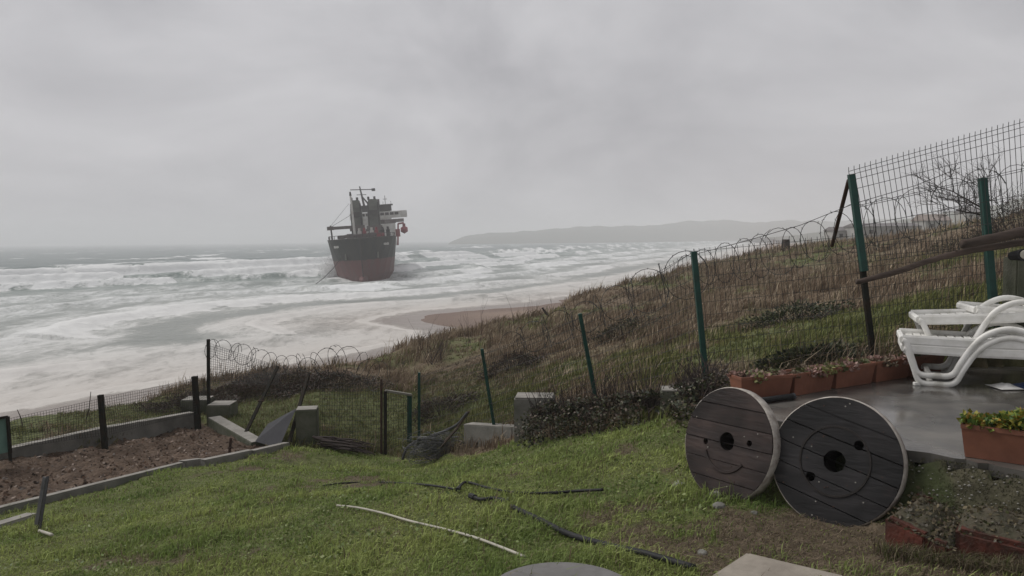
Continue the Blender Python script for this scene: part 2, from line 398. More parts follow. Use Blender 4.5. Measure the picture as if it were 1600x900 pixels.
# ------------------------------------------------------------------ the sea
sx, sy, sF = polar_grid(np.r_[np.geomspace(36, 520, 720), np.geomspace(525, 12500, 130)], np.radians(np.linspace(-42, 26, 430)))
s_, t_ = polydist(sx, sy, SHORE); rr = np.hypot(sx, sy)
warp = (fbm(t_ / 70, s_ / 120, 71, 3) - .5) * 30 * sstep(8, 70, s_) + (fbm(t_ / 16, s_ / 26, 75, 3) - .5) * 9 * sstep(4, 40, s_)
sw = s_ + warp
zsea = np.zeros_like(sx); foam = np.zeros_like(sx); lace = np.zeros_like(sx); dark = np.ones_like(sx)
# rows of breakers: distance from the shore, height, steep shoreward face, long back, length of the roller and of the foam it leaves
for s0, amp, wf, wb, fl, sd, thr in [(4, .10, .7, 3, 1.4, 1, .15), (16, .40, 1.2, 5, 2.6, 2, .30), (34, .7, 1.7, 8, 3.6, 3, .38), (53, 1.0, 2.2, 10, 4.5, 4, .40), (76, 1.2, 2.6, 11, 5, 5, .42),
                            (104, 1.7, 2.6, 12, 5, 6, .40), (136, 2.2, 2.8, 12, 6, 7, .38), (172, 2.9, 3.0, 13, 8, 8, .26), (212, 1.9, 4.2, 17, 8, 9, .44), (262, 1.6, 6, 19, 7, 10, .55), (320, 1.4, 8, 22, 7, 11, .60), (390, 1.2, 9, 26, 8, 12, .62)]:
    rg = (fbm(sx / 4.0, sy / 4.0, 87 + sd, 3) - .5) * (1.5 + fl * .5)
    u = sw - s0; mod = sstep(thr, thr + .16, fbm(t_ / (16 + s0 * .22) + sd * 7.7, np.full_like(t_, sd * 3.1), 80 + sd, 3))
    pr = np.where(u < 0, np.exp(-(u / wf) ** 2), np.exp(-(u / wb) ** 2))
    zsea += amp * pr * (.5 + .5 * mod)
    roll = sstep(-fl * 1.5, -fl * .4, u + rg) * (1 - sstep(wf * .15, wf * 1.1, u + rg * .4)) * mod
    trail = np.exp(-np.clip(u, 0, None) / (wb * 1.1)) * (u > 0) * .62 * mod
    foam = np.maximum(foam, roll); lace = np.maximum(lace, trail)
    if s0 > 30: dark *= 1 - .92 * np.exp(-((u + 2.5 * fl + rg) / (fl * 1.1)) ** 2) * (.45 + .55 * mod)
    zsea += roll * (fbm(sx / 1.6, sy / 1.6, 187 + sd, 2) - .4) * .5 * min(1, amp)
lace = np.maximum(lace, (.80 * sstep(-1, 5, s_) * (1 - sstep(45, 110, s_)) + .36 * sstep(45, 100, s_) * (1 - sstep(165, 240, s_))) * (.45 + 1.0 * fbm(t_ / 22, sw / 9, 91, 3))) * dark
caps = sstep(.69, .76, fbm(sx / 16, sy / 60, 95, 4)) * sstep(180, 280, s_)
foam = np.maximum(foam, caps * (1 - sstep(900, 2500, rr)))
edge_ = sstep(-2, 1.5, s_ + (fbm(t_ / 6, s_ / 5, 99, 3) - .5) * 6)
foam *= edge_; lace *= edge_
# churned water round the ship's forefoot
fs = np.exp(-(np.hypot((sx + 39) / 17, (sy - 203) / 9)) ** 2) * .9; lace = np.clip(np.maximum(lace, fs), 0, 1); foam = np.clip(foam, 0, 1)
zsea += (fbm(sx / 5, sy / 5, 101, 3) - .5) * .5 * sstep(5, 60, s_) * (1 - sstep(600, 2000, rr)) + (fbm(sx / 22, sy / 40, 105, 3) - .5) * 1.0 * sstep(60, 200, s_) * (1 - sstep(1500, 4000, rr))
zsea += .06
M_sea = bpy.data.materials.new('sea_water'); M_sea.use_nodes = True; t = M_sea.node_tree; b = t.nodes['Principled BSDF']
def nn(t, k, **kw):
    n = t.nodes.new(k)
    for a_, v_ in kw.items(): setattr(n, a_, v_)
    return n
a_f = nn(t, 'ShaderNodeAttribute'); a_f.attribute_name = 'foam'
a_s = nn(t, 'ShaderNodeAttribute'); a_s.attribute_name = 'surf'
mp1 = nn(t, 'ShaderNodeMapping'); mp1.inputs['Scale'].default_value = (.55, .20, 1); t.links.new(a_s.outputs['Vector'], mp1.inputs[0])
n1 = nn(t, 'ShaderNodeTexNoise'); n1.inputs['Scale'].default_value = 1; n1.inputs['Detail'].default_value = 9; n1.inputs['Roughness'].default_value = .68; n1.inputs['Distortion'].default_value = .6
t.links.new(mp1.outputs[0], n1.inputs['Vector'])
tc = nn(t, 'ShaderNodeTexCoord')
n2 = nn(t, 'ShaderNodeTexNoise'); n2.inputs['Scale'].default_value = .7; n2.inputs['Detail'].default_value = 9; n2.inputs['Roughness'].default_value = .75; n2.inputs['Distortion'].default_value = .8
t.links.new(tc.outputs['Object'], n2.inputs['Vector'])
def mth(t, op, a, b_=None, c=None):
    n = nn(t, 'ShaderNodeMath', operation=op)
    for i, v in enumerate((a, b_, c)):
        if v is None: continue
        if isinstance(v, (int, float)): n.inputs[i].default_value = v
        else: t.links.new(v, n.inputs[i])
    return n.outputs[0]
a_l = nn(t, 'ShaderNodeAttribute'); a_l.attribute_name = 'lace'
def streak(sc, rz, detail, rough, dist):
    m0 = nn(t, 'ShaderNodeMapping'); m0.inputs['Rotation'].default_value = (0, 0, rz); m0.inputs['Scale'].default_value = sc; t.links.new(tc.outputs['Object'], m0.inputs[0])
    k = nn(t, 'ShaderNodeTexNoise'); k.inputs['Scale'].default_value = 1; k.inputs['Detail'].default_value = detail; k.inputs['Roughness'].default_value = rough; k.inputs['Distortion'].default_value = dist
    t.links.new(m0.outputs[0], k.inputs['Vector']); return k.outputs[0]
sA = streak((.26, .075, .2), math.radians(20), 12, .74, .5); sB = streak((.85, .45, .8), math.radians(20), 8, .72, .9)
nzz = mth(t, 'ADD', mth(t, 'MULTIPLY', mth(t, 'SUBTRACT', sA, .5), 3.2), mth(t, 'MULTIPLY', mth(t, 'SUBTRACT', sB, .5), 2.4))
lc = mth(t, 'ADD', mth(t, 'MULTIPLY', mth(t, 'SUBTRACT', a_l.outputs['Fac'], .42), 1.6), nzz)
ml = nn(t, 'ShaderNodeMapRange', interpolation_type='SMOOTHSTEP'); ml.inputs[1].default_value = -.55; ml.inputs[2].default_value = .85; ml.inputs[4].default_value = .86; t.links.new(lc, ml.inputs[0])
ff = mth(t, 'ADD', mth(t, 'MULTIPLY', a_f.outputs['Fac'], 1.3), mth(t, 'MULTIPLY', mth(t, 'ADD', mth(t, 'MULTIPLY', mth(t, 'SUBTRACT', sB, .5), 1.3), mth(t, 'MULTIPLY', mth(t, 'SUBTRACT', sA, .5), 1.5)), 1.5))
mr = nn(t, 'ShaderNodeMapRange', interpolation_type='SMOOTHSTEP'); mr.inputs[1].default_value = .30; mr.inputs[2].default_value = 1.0; t.links.new(ff, mr.inputs[0])
gate_ = nn(t, 'ShaderNodeMapRange'); gate_.inputs[1].default_value = .02; gate_.inputs[2].default_value = .15; t.links.new(a_l.outputs['Fac'], gate_.inputs[0])
fm = mth(t, 'MAXIMUM', mr.outputs[0], mth(t, 'MULTIPLY', ml.outputs[0], gate_.outputs[0]))
sep = nn(t, 'ShaderNodeSeparateXYZ'); t.links.new(a_s.outputs['Vector'], sep.inputs[0])
dp = nn(t, 'ShaderNodeMapRange'); dp.inputs[1].default_value = 0; dp.inputs[2].default_value = 260; t.links.new(sep.outputs['X'], dp.inputs[0])
cr = nn(t, 'ShaderNodeValToRGB'); e = cr.color_ramp.elements
e[0].position = 0; e[0].color = (.20, .165, .14, 1); e[1].position = 1; e[1].color = (.052, .082, .074, 1)
k = e.new(.08); k.color = (.175, .185, .165, 1); k = e.new(.45); k.color = (.10, .138, .12, 1)
t.links.new(dp.outputs[0], cr.inputs[0])
fcr = nn(t, 'ShaderNodeValToRGB'); fe = fcr.color_ramp.elements                  # sand-stained foam at the shore, white further out
fe[0].position = .02; fe[0].color = (.48, .455, .425, 1); fe[1].position = .16; fe[1].color = (.61, .62, .615, 1); t.links.new(dp.outputs[0], fcr.inputs[0])
mx = nn(t, 'ShaderNodeMix', data_type='RGBA'); t.links.new(fm, mx.inputs['Factor']); t.links.new(cr.outputs[0], mx.inputs['A']); t.links.new(fcr.outputs[0], mx.inputs['B'])
t.links.new(mx.outputs['Result'], b.inputs['Base Color'])
b.inputs['Specular IOR Level'].default_value = .35
t.links.new(mth(t, 'ADD', mth(t, 'MULTIPLY', fm, .55), .32), b.inputs['Roughness'])
bp = nn(t, 'ShaderNodeBump'); bp.inputs['Strength'].default_value = .55; bp.inputs['Distance'].default_value = .5
n3 = nn(t, 'ShaderNodeTexNoise'); n3.inputs['Scale'].default_value = .55; n3.inputs['Detail'].default_value = 8; t.links.new(tc.outputs['Object'], n3.inputs['Vector'])
t.links.new(mth(t, 'ADD', n3.outputs[0], mth(t, 'MULTIPLY', fm, .4)), bp.inputs['Height']); t.links.new(bp.outputs[0], b.inputs['Normal'])
sea = fast_mesh('sea', np.c_[sx, sy, zsea], sF, M_sea, smooth=True, attrs={'foam': foam, 'lace': lace, 'surf': np.c_[sw, t_, np.zeros_like(t_)]})
tag(sea, 'rough grey sea with rows of white breaking surf', 'sea', kind='structure')

# ------------------------------------------------------------------ far land
M_far = mat('far_scrub', (.045, .055, .035), (.07, .07, .045), .02, .95, detail=8)
def ridge(name, label, outline, width, n=140, seed=0, far_k=2.4):
    # outline: (px, top py, distance); a long hill with a real cross-section
    xs = np.array([o[0] for o in outline], float); u = np.linspace(xs[0], xs[-1], n)
    top = np.interp(u, xs, [o[1] for o in outline]); D = np.interp(u, xs, [o[2] for o in outline])
    rows = 15; V = []
    for i in range(n):
        D[i] *= far_k; p = P(u[i], top[i], D[i]); h = max(p.z, .5)
        for j in range(rows):
            q = j / (rows - 1) * 2 - 1
            y = D[i] + q * width; x = p.x * (1 + q * width / D[i] * .3)
            rough_ = (fbm(np.array([u[i] * .06]), np.array([q * 3 + seed]), 7 + seed, 4)[0] - .5)
            z = h * (1 - abs(q) ** 1.7) * (1 + .25 * rough_ * (1 - abs(q))) - (2 if abs(q) == 1 else 0)
            V.append((x, y, z))
    i = np.arange(n * rows).reshape(n, rows); F = np.stack([i[:-1, :-1], i[1:, :-1], i[1:, 1:], i[:-1, 1:]], -1).reshape(-1, 4)
    o = fast_mesh(name, V, F, M_far, smooth=True); tag(o, label, 'hill', kind='structure'); return o
ridge('headland', 'low dark headland beyond the bay', [(712,375,900),(730,368,905),(760,364.5,915),(810,362,925),(850,358.5,930),(880,356,935),(940,353.5,950),(1000,352,960),(1040,349,970),(1090,346,980),(1130,345,990),(1180,348,1000),(1230,344,1010),(1300,346,1020),(1400,340,1030),(1700,335,1050)], 380, 240, 3)
ridge('coastal_hill', 'long low inland hill behind the shore', [(1190,372,520),(1260,366,510),(1330,356,500),(1400,346,490),(1480,332,470),(1560,318,450),(1640,305,430),(1800,295,420)], 220, 130, 8)

# ------------------------------------------------------------------ the grounded ship
def build_ship():
    Mh = bpy.data.materials.new('ship_hull_paint'); Mh.use_nodes = True; t = Mh.node_tree; b = t.nodes['Principled BSDF']
    b.inputs['Roughness'].default_value = .55; b.inputs['Specular IOR Level'].default_value = .25
    tc = nn(t, 'ShaderNodeTexCoord'); sp = nn(t, 'ShaderNodeSeparateXYZ'); t.links.new(tc.outputs['Object'], sp.inputs[0])
    n = nn(t, 'ShaderNodeTexNoise'); n.inputs['Scale'].default_value = .8; n.inputs['Detail'].default_value = 8; n.inputs['Roughness'].default_value = .65
    mp = nn(t, 'ShaderNodeMapping'); mp.inputs['Scale'].default_value = (1, 1, .18); t.links.new(tc.outputs['Object'], mp.inputs[0]); t.links.new(mp.outputs[0], n.inputs['Vector'])
    z = mth(t, 'ADD', sp.outputs['Z'], mth(t, 'MULTIPLY', mth(t, 'SUBTRACT', n.outputs[0], .5), .9))
    st = mth(t, 'GREATER_THAN', z, 6.0)
    r1 = nn(t, 'ShaderNodeValToRGB'); r1.color_ramp.elements[0].color = (.105, .034, .033, 1); r1.color_ramp.elements[1].color = (.085, .05, .047, 1); r1.color_ramp.elements[0].position = .4; r1.color_ramp.elements[1].position = .65
    r2 = nn(t, 'ShaderNodeValToRGB'); r2.color_ramp.elements[0].color = (.013, .02, .018, 1); r2.color_ramp.elements[1].color = (.03, .03, .026, 1); r2.color_ramp.elements[0].position = .4; r2.color_ramp.elements[1].position = .7
    t.links.new(n.outputs[0], r1.inputs[0]); t.links.new(n.outputs[0], r2.inputs[0])
    mx = nn(t, 'ShaderNodeMix', data_type='RGBA'); t.links.new(st, mx.inputs['Factor']); t.links.new(r1.outputs[0], mx.inputs['A']); t.links.new(r2.outputs[0], mx.inputs['B'])
    t.links.new(mx.outputs['Result'], b.inputs['Base Color'])
    M_sw = mat('ship_white', (.52, .52, .50), (.38, .36, .33), .6, .6); M_sg = mat('ship_grey_green', (.105, .115, .095), (.065, .07, .06), .5, .7)
    M_sd = mat('ship_dark', (.02, .022, .022), (.035, .03, .028), .8, .7); M_sr = mat('ship_red', (.24, .035, .045), (.17, .03, .035), 1, .6)
    M_sbrown = mat('ship_brown', (.10, .085, .08), (.075, .06, .058), .7, .7)
    bow = PZ(560, 440, 0.2); stern_dir = math.radians(-3)       # runs away from the shore, a little to the right of the line of sight
    root = thing('cargo_ship', 'dark cargo ship with red lower hull grounded in the surf', 'ship', (bow.x + 1, bow.y + 2, -.6))
    # local: +y runs aft from the stem, x to the viewer's right, z up; heeled to the viewer's left
    root.rotation_euler = Euler((0, math.radians(-3.5), math.radians(8.2)))
    Ls, B = 96.0, 8.6
    def half(yy, zz):
        f = np.clip(zz / 11.0, 0, 1)
        stem = -1.0 - 3.2 * f ** 1.6                             # raked stem
        k = np.clip((yy - stem) / (15 + 3 * (1 - f)), 0, 1)
        w = B * (1 - (1 - k) ** 2.3) * (.80 + .20 * f ** .8)
        if zz < 2.2: w *= .72 + .28 * (zz + 1.5) / 3.7
        aft = np.clip((yy - (Ls - 16)) / 16, 0, 1); w *= 1 - .28 * aft ** 2
        return w
    def deck(yy):
        return 11.2 if yy < 15 else 8.6
    ys = [-4.2, -3.9, -3.4, -2.6, -1.6, -.4, 1, 3, 5.5, 8.5, 12, 14.9, 15.1, 20, 30, 45, 60, 75, 85, 92, 96]
    zs = [-1.5, -.5, .6, 2.2, 4, 5.5, 7.2, 8.6, 10, 11.2]
    V = []; F = []; n = len(zs)
    for sgn in (-1, 1):
        b0 = len(V)
        for yy in ys:
            for zz in zs:
                z2 = min(zz, deck(yy) - (.0 if zz < 11 else 0))
                f = max(0, min(1, z2 / 11.0)); stem = -1.0 - 3.2 * f ** 1.6
                y2 = max(yy, stem); V.append((sgn * float(half(y2, z2)), y2, z2))
        for i in range(len(ys) - 1):
            for j in range(n - 1):
                q = (b0 + i * n + j, b0 + (i + 1) * n + j, b0 + (i + 1) * n + j + 1, b0 + i * n + j + 1)
                F.append(q if sgn > 0 else q[::-1])
    m_ = len(ys) * n
    for i in range(len(ys) - 1):                                 # decks
        F.append((i * n + n - 1, (i + 1) * n + n - 1, m_ + (i + 1) * n + n - 1, m_ + i * n + n - 1))
    i = len(ys) - 1
    for j in range(n - 1): F.append((i * n + j, m_ + i * n + j, m_ + i * n + j + 1, i * n + j + 1))
    me = bpy.data.meshes.new('hull'); me.from_pydata(V, [], F); me.validate()
    bm = bmesh.new(); bm.from_mesh(me); bmesh.ops.remove_doubles(bm, verts=bm.verts, dist=.01); bmesh.ops.recalc_face_normals(bm, faces=bm.faces); bm.to_mesh(me); bm.free()
    hull = link_mesh('hull', me, Mh, root)
    bulb = MB(); bulb.tube([(0, -2.4, .9), (0, -2.1, .9), (0, -1.4, 1.0), (0, 0, 1.3), (0, 3, 1.6)], [.1, .55, .8, 1.1, 1.5], 12)
    bulb.build('bulbous_bow', Mh, hull, smooth=True)
    # stem bar and rubbing strake
    k = MB(); k.tube([(0, -1.02 - 3.2 * (z / 11) ** 1.6, z) for z in (1, 3, 5, 7, 9, 11.1)], .14, 6); k.build('stem_bar', M_sd, hull)
    for sg in (-1, 1):
        k = MB(); k.tube([(sg * (float(half(y, 11.2)) + .02), y, 11.25) for y in (-4.1, -3, -1.5, 0, 2, 4, 7, 10, 14)], .12, 6); k.build('gunwale', M_sd, hull)
        # anchor in its pocket
        y = 1.2; x = float(half(y, 7.2)); a = MB()
        a.box((sg * (x + .12), y - .1, 7.0), (.3, .5, 1.4)); a.box((sg * (x + .1), y - .1, 6.4), (.35, 1.1, .35)); a.build('anchor', M_stone, hull)
        # the painted name: small pale letters, worn past reading
        for q in range(5):
            y = 2.2 + q * .42; x = float(half(y, 9.5)); w = MB(); yaw = math.atan2(float(half(y + .2, 9.5) - half(y - .2, 9.5)), .4)
            w.box((sg * (x + .07), y, 9.5), (.05, .30, .62 if q % 2 else .52), Euler((0, 0, -sg * yaw))); w.build('name_letter', M_sw, hull)
    # bulwark rail on the bow
    for i, y in enumerate((-3.4, -2, -.5, 1, 3, 5, 7, 9, 11, 13)):
        for sg in (-1, 1):
            x = float(half(y, 11.2)) - .3; s = MB(); s.tube([(sg * x, y, 11.2), (sg * x, y, 12.2)], .07, 4); s.build('rail_post', M_sd, root)
    for sg in (-1, 1):
        s = MB(); s.tube([(sg * (float(half(y, 11.2)) - .3), y, 12.2) for y in (-3.4, -2, -.5, 1, 3, 5, 7, 9, 11, 13)], .06, 4); s.build('rail', M_sd, root)
    # windlass and winches
    for x, y, d in ((-2.5, 3, (1.6, 1.4, 1.3)), (2.6, 3.2, (1.6, 1.4, 1.3)), (-5, 8, (1.2, 1.6, 1.0)), (.4, 5.2, (2.4, 1.2, 1.1)), (4.6, 8.4, (1.4, 1.4, 1.2))):
        s = MB(); s.box((x, y, 11.2 + d[2] / 2), d); s.tube([(x - d[0] * .8, y, 11.9), (x + d[0] * .8, y, 11.9)], .45, 8); s.build('windlass', M_sr if x > 4 else M_sbrown, root)
    # foremast (pale pole) and davit
    s = MB(); s.tube([(-1.7, 10, 11.2), (-2.0, 10, 22.2)], [.30, .22], 8); fm_ = s.build('foremast', M_sw, root)
    s = MB(); s.tube([(-2.0, 10, 22.2), (-2.03, 10, 23.2)], [.30, .2], 8); s.build('mast_head_light', M_sd, fm_)
    s = MB(); s.tube([(-7.3, 9, 11), (-7.5, 9, 15.0)], .2, 6); s.build('jib_rest', M_sd, root)
    # two crane towers
    for x, y, top, w in ((-1.6, 26, 21.8, 4.2), (2.6, 44, 22.8, 4.8)):
        c = MB(); c.frustum(8.6, (w * .82, 3.4), top - 2.2, (w * .72, 3.0), (x, y)); c.frustum(top - 2.2, (w * .74, 3.1), top, (w * .5, 2.3), (x, y)); tw = c.build('crane_tower', M_sg, root, bevel=.15)
        d = MB(); d.box((x - w * .3, y - 1.9, (top + 8) / 2), (.35, .4, top - 10)); d.box((x + w * .3, y - 1.9, (top + 8) / 2), (.35, .4, top - 10)); d.box((x, y - 1.95, top - 4), (w * .5, .4, 1.4)); d.build('tower_ladder', M_sd, tw)
        d = MB(); d.box((x, y - 1.2, 14.2), (w * .95, 2.2, 1.5)); d.build('operator_platform', M_sbrown, tw)
        for k_ in (-.25, .12):
            d = MB(); d.tube([(x + w * k_, y, top - .2), (x + w * k_, y, top + .8)], .33, 8); d.build('sheave', M_sd, tw)
    # crane jibs lying on their rests
    j = MB(); j.bar((-3.0, 26, 14.6), (-7.8, 10, 14.3), .9, .8); j.box((-7.6, 9.4, 14.3), (1.6, 1.5, .9)); j.build('crane_jib', M_sbrown, root)
    j = MB(); j.bar((5.0, 44, 16.0), (11.0, 66, 16.6), 1.2, 1.1); j.bar((2.0, 44, 15.8), (8.5, 52, 16.0), 1.2, 1.0); j.build('crane_jib', M_sbrown, root)
    j = MB(); j.tube([(-7.8, 10, 14.6), (-3.4, 26, 21)], .05, 4); j.tube([(-7.6, 10, 14.6), (-3.0, 26, 18)], .05, 4); j.build('hoist_wire', M_sd, root)
    # hatch coamings and covers
    for y in (21, 35, 53):
        h = MB(); h.box((0, y, 9.4), (11, 8, 1.6)); h.build('hatch_cover', M_sbrown, root, bevel=.1)
    # bridge house aft
    hs = MB(); hs.box((2.0, 82, 12.5), (13.5, 12, 8)); hs.box((2.0, 81.5, 17.4), (11, 10, 2.0)); house = hs.build('superstructure', M_sw, root)
    wg = MB(); wg.box((3.4, 78, 19.0), (19, 4, 2.2)); wg.build('bridge_wing', M_sw, root, bevel=.1)
    for q in range(9):
        w = MB(); w.box((-3.4 + q * 1.6, 75.94, 19.3), (1.25, .1, .9)); w.build('window', M_sd, house)
    for r_ in range(2):
        for q in range(6):
            w = MB(); w.box((-2.6 + q * 1.75, 75.94, 11.2 + r_ * 3.0), (.8, .1, .8)); w.build('window', M_sd, house)
    w = MB(); w.box((2.6, 78.5, 21.3), (10.5, 5, 1.8)); w.box((2.6, 78.2, 22.35), (11.6, 6, .3)); w.build('wheelhouse_roof', M_sd, root)
    for x in (-2.5, 0, 2.6, 5.2, 7.8):
        w = MB(); w.tube([(x, 76, 22.4), (x, 76, 23.5)], .06, 4); w.build('rail_post', M_sd, root)
    w = MB(); w.tube([(-1.2, 79, 22.3), (-2.2, 79, 29.2)], [.42, .2], 6); w.tube([(.8, 79.4, 22.3), (-1.7, 79.2, 25.8)], [.35, .2], 6); rm = w.build('radar_mast', M_sd, root)
    w = MB(); w.bar((-5.4, 79, 28.2), (2.2, 79, 27.9), .28); w.box((2.3, 79, 27.8), (1.2, .8, .9)); w.build('radar_scanner', M_sd, rm)
    w = MB(); w.bar((-3.4, 79, 26.4), (-.2, 79, 26.3), .2); w.build('yard_arm', M_sd, rm)
    w = MB(); w.tube([(5.9, 79, 22.4), (5.9, 79, 25.6)], .1, 5); w.bar((5.2, 79, 24.4), (6.6, 79, 24.4), .15); w.build('aerial', M_sd, root)
    w = MB(); w.box((3.3, 80, 23.6), (1.4, 1.4, 1.9)); w.build('signal_box', M_sbrown, root)
    fu = MB(); fu.frustum(17, (4.2, 4.6), 21.8, (3.6, 3.8), (5.5, 88)); fu.build('funnel', M_sg, root, bevel=.1)
    # red lifeboat hanging at the far side rail
    lb = MB()
    pts = [(11.4, 62 + q, 13.4) for q in (-3.2, -2.6, -1.4, 0, 1.4, 2.6, 3.2)]
    lb.tube(pts, [.2, .8, 1.2, 1.3, 1.2, .8, .2], 6); lb.box((11.4, 62, 14.9), (.9, 2.4, .9)); lb.build('lifeboat', M_sr, root, smooth=False)
    dv = MB(); dv.bar((9.0, 59.5, 8.6), (9.6, 59.5, 15.4), .5); dv.bar((9.6, 59.5, 15.4), (11.4, 59.8, 15.6), .45); dv.bar((9.0, 64.5, 8.6), (9.6, 64.5, 15.4), .5); dv.bar((9.6, 64.5, 15.4), (11.4, 64.2, 15.6), .45); dv.box((9.3, 60.5, 12.5), (1.4, 2, 2.4)); dv.build('davit', M_sr, root)
    for q in range(9):
        w = MB(); x = 5.4 + (q % 3) * .8; w.tube([(8.1, 16 + q * 5.0, 8.6), (8.1, 16 + q * 5.0, 10.6)], .1, 4); w.build('rail_post', M_sd, root)
    for x, y, mm in ((.5, 16.5, M_sr), (2.4, 16.2, M_sw), (3.6, 17, M_sr), (-.8, 16.8, M_sw), (5.2, 17.5, M_sd), (6.6, 19, M_sd)):
        w = MB(); w.box((x, y, 11.8), (1.0, 1.0, 2.8)); w.tube([(x, y, 13), (x, y, 14)], .3, 6); w.build('ventilator', mm, root)
    # anchor chain running out to the left
    ch = MB(); ch.tube([(-5.2, .6, 6.6), (-7.0, -1.5, 4.4), (-9.2, -4, 2.4), (-11.5, -6.5, .8), (-13, -8, -.6)], .075, 5); ch.build('anchor_chain', M_sd, root)
    root.scale = (1.0, 1.0, 1.0)
    return root
ship = build_ship()

# ------------------------------------------------------------------ patio, wet
M_patio = mat('wet_concrete', (.135, .125, .11), (.045, .043, .041), 1.5, .03, .15, 30, c3=(.20, .16, .125), rough2=.40, spec=.5, dist=.006)
pm = MB(); edge = []
for (a, b_) in zip(PEDGE[:-1], PEDGE[1:]):
    for q in range(5):
        u = q / 5; jx = random.uniform(-.012, .012); edge.append((a[0] + (b_[0] - a[0]) * u + jx, a[1] + (b_[1] - a[1]) * u + jx * 2))
edge.append(PEDGE[-1])
pm.prism(edge + PATIO[len(PEDGE):], PAT_Z - .085, PAT_Z)
patio = pm.build('patio', M_patio); tag(patio, 'wet grey concrete patio', 'patio', kind='structure')

# ------------------------------------------------------------------ cable reels
def cut(o, cyls):
    for (x, z, r, n_) in cyls:
        bm = bmesh.new(); V = [v.co for v in o.data.vertices]
        if not any(True for v in V): return
        res = bmesh.ops.create_cone(bm, cap_ends=True, segments=n_, radius1=r, radius2=r, depth=.6)
        for v in res['verts']:
            a = v.co.copy(); v.co = Vector((a.x * (1 + .05 * math.sin(a.y * 90)) + x, a.z + .0137, a.y + z))
        bmesh.ops.recalc_face_normals(bm, faces=bm.faces)
        me = bpy.data.meshes.new('tmp'); bm.to_mesh(me); bm.free(); c = bpy.data.objects.new('tmp', me); COL.objects.link(c)
        md = o.modifiers.new('b', 'BOOLEAN'); md.object = c; md.operation = 'DIFFERENCE'; md.solver = 'EXACT'
        pl = o.parent; o.parent = None; bpy.context.view_layer.update()
        dg = bpy.context.evaluated_depsgraph_get(); dg.update(); ev = bpy.data.meshes.new_from_object(o.evaluated_get(dg))
        o.modifiers.clear(); o.data = ev; o.parent = pl
        bpy.data.objects.remove(c)
        bm = bmesh.new(); bm.from_mesh(o.data)
        dl = [f for f in bm.faces if abs(f.normal.y) > .9 and math.hypot(f.calc_center_median().x - x, f.calc_center_median().z - z) < r * .98 and all(math.hypot(v.co.x - x, v.co.z - z) < r * 1.15 for v in f.verts)]
        bmesh.ops.delete(bm, geom=dl, context='FACES'); bm.to_mesh(o.data); bm.free()
def wood(name, c1, c2, c3):
    M = mat(name, c1, c2, 7, .5, .6, 30, stretch=(.22, 1, 1), c3=c3, contrast=(.3, .6), spec=.25, dist=.010, rough2=.8)
    t = M.node_tree; b = t.nodes['Principled BSDF']; src = b.inputs['Base Color'].links[0].from_socket
    oi = nn(t, 'ShaderNodeObjectInfo'); n = nn(t, 'ShaderNodeTexNoise'); n.inputs['Scale'].default_value = 3.1; n.inputs['Detail'].default_value = 5
    tc = nn(t, 'ShaderNodeTexCoord'); t.links.new(tc.outputs['Object'], n.inputs['Vector'])
    k = mth(t, 'ADD', mth(t, 'MULTIPLY', oi.outputs['Random'], .6), mth(t, 'MULTIPLY', mth(t, 'SUBTRACT', n.outputs[0], .28), 3.2))
    sc = nn(t, 'ShaderNodeVectorMath', operation='SCALE'); t.links.new(src, sc.inputs[0]); t.links.new(k, sc.inputs['Scale']); t.links.new(sc.outputs[0], b.inputs['Base Color'])
    return M
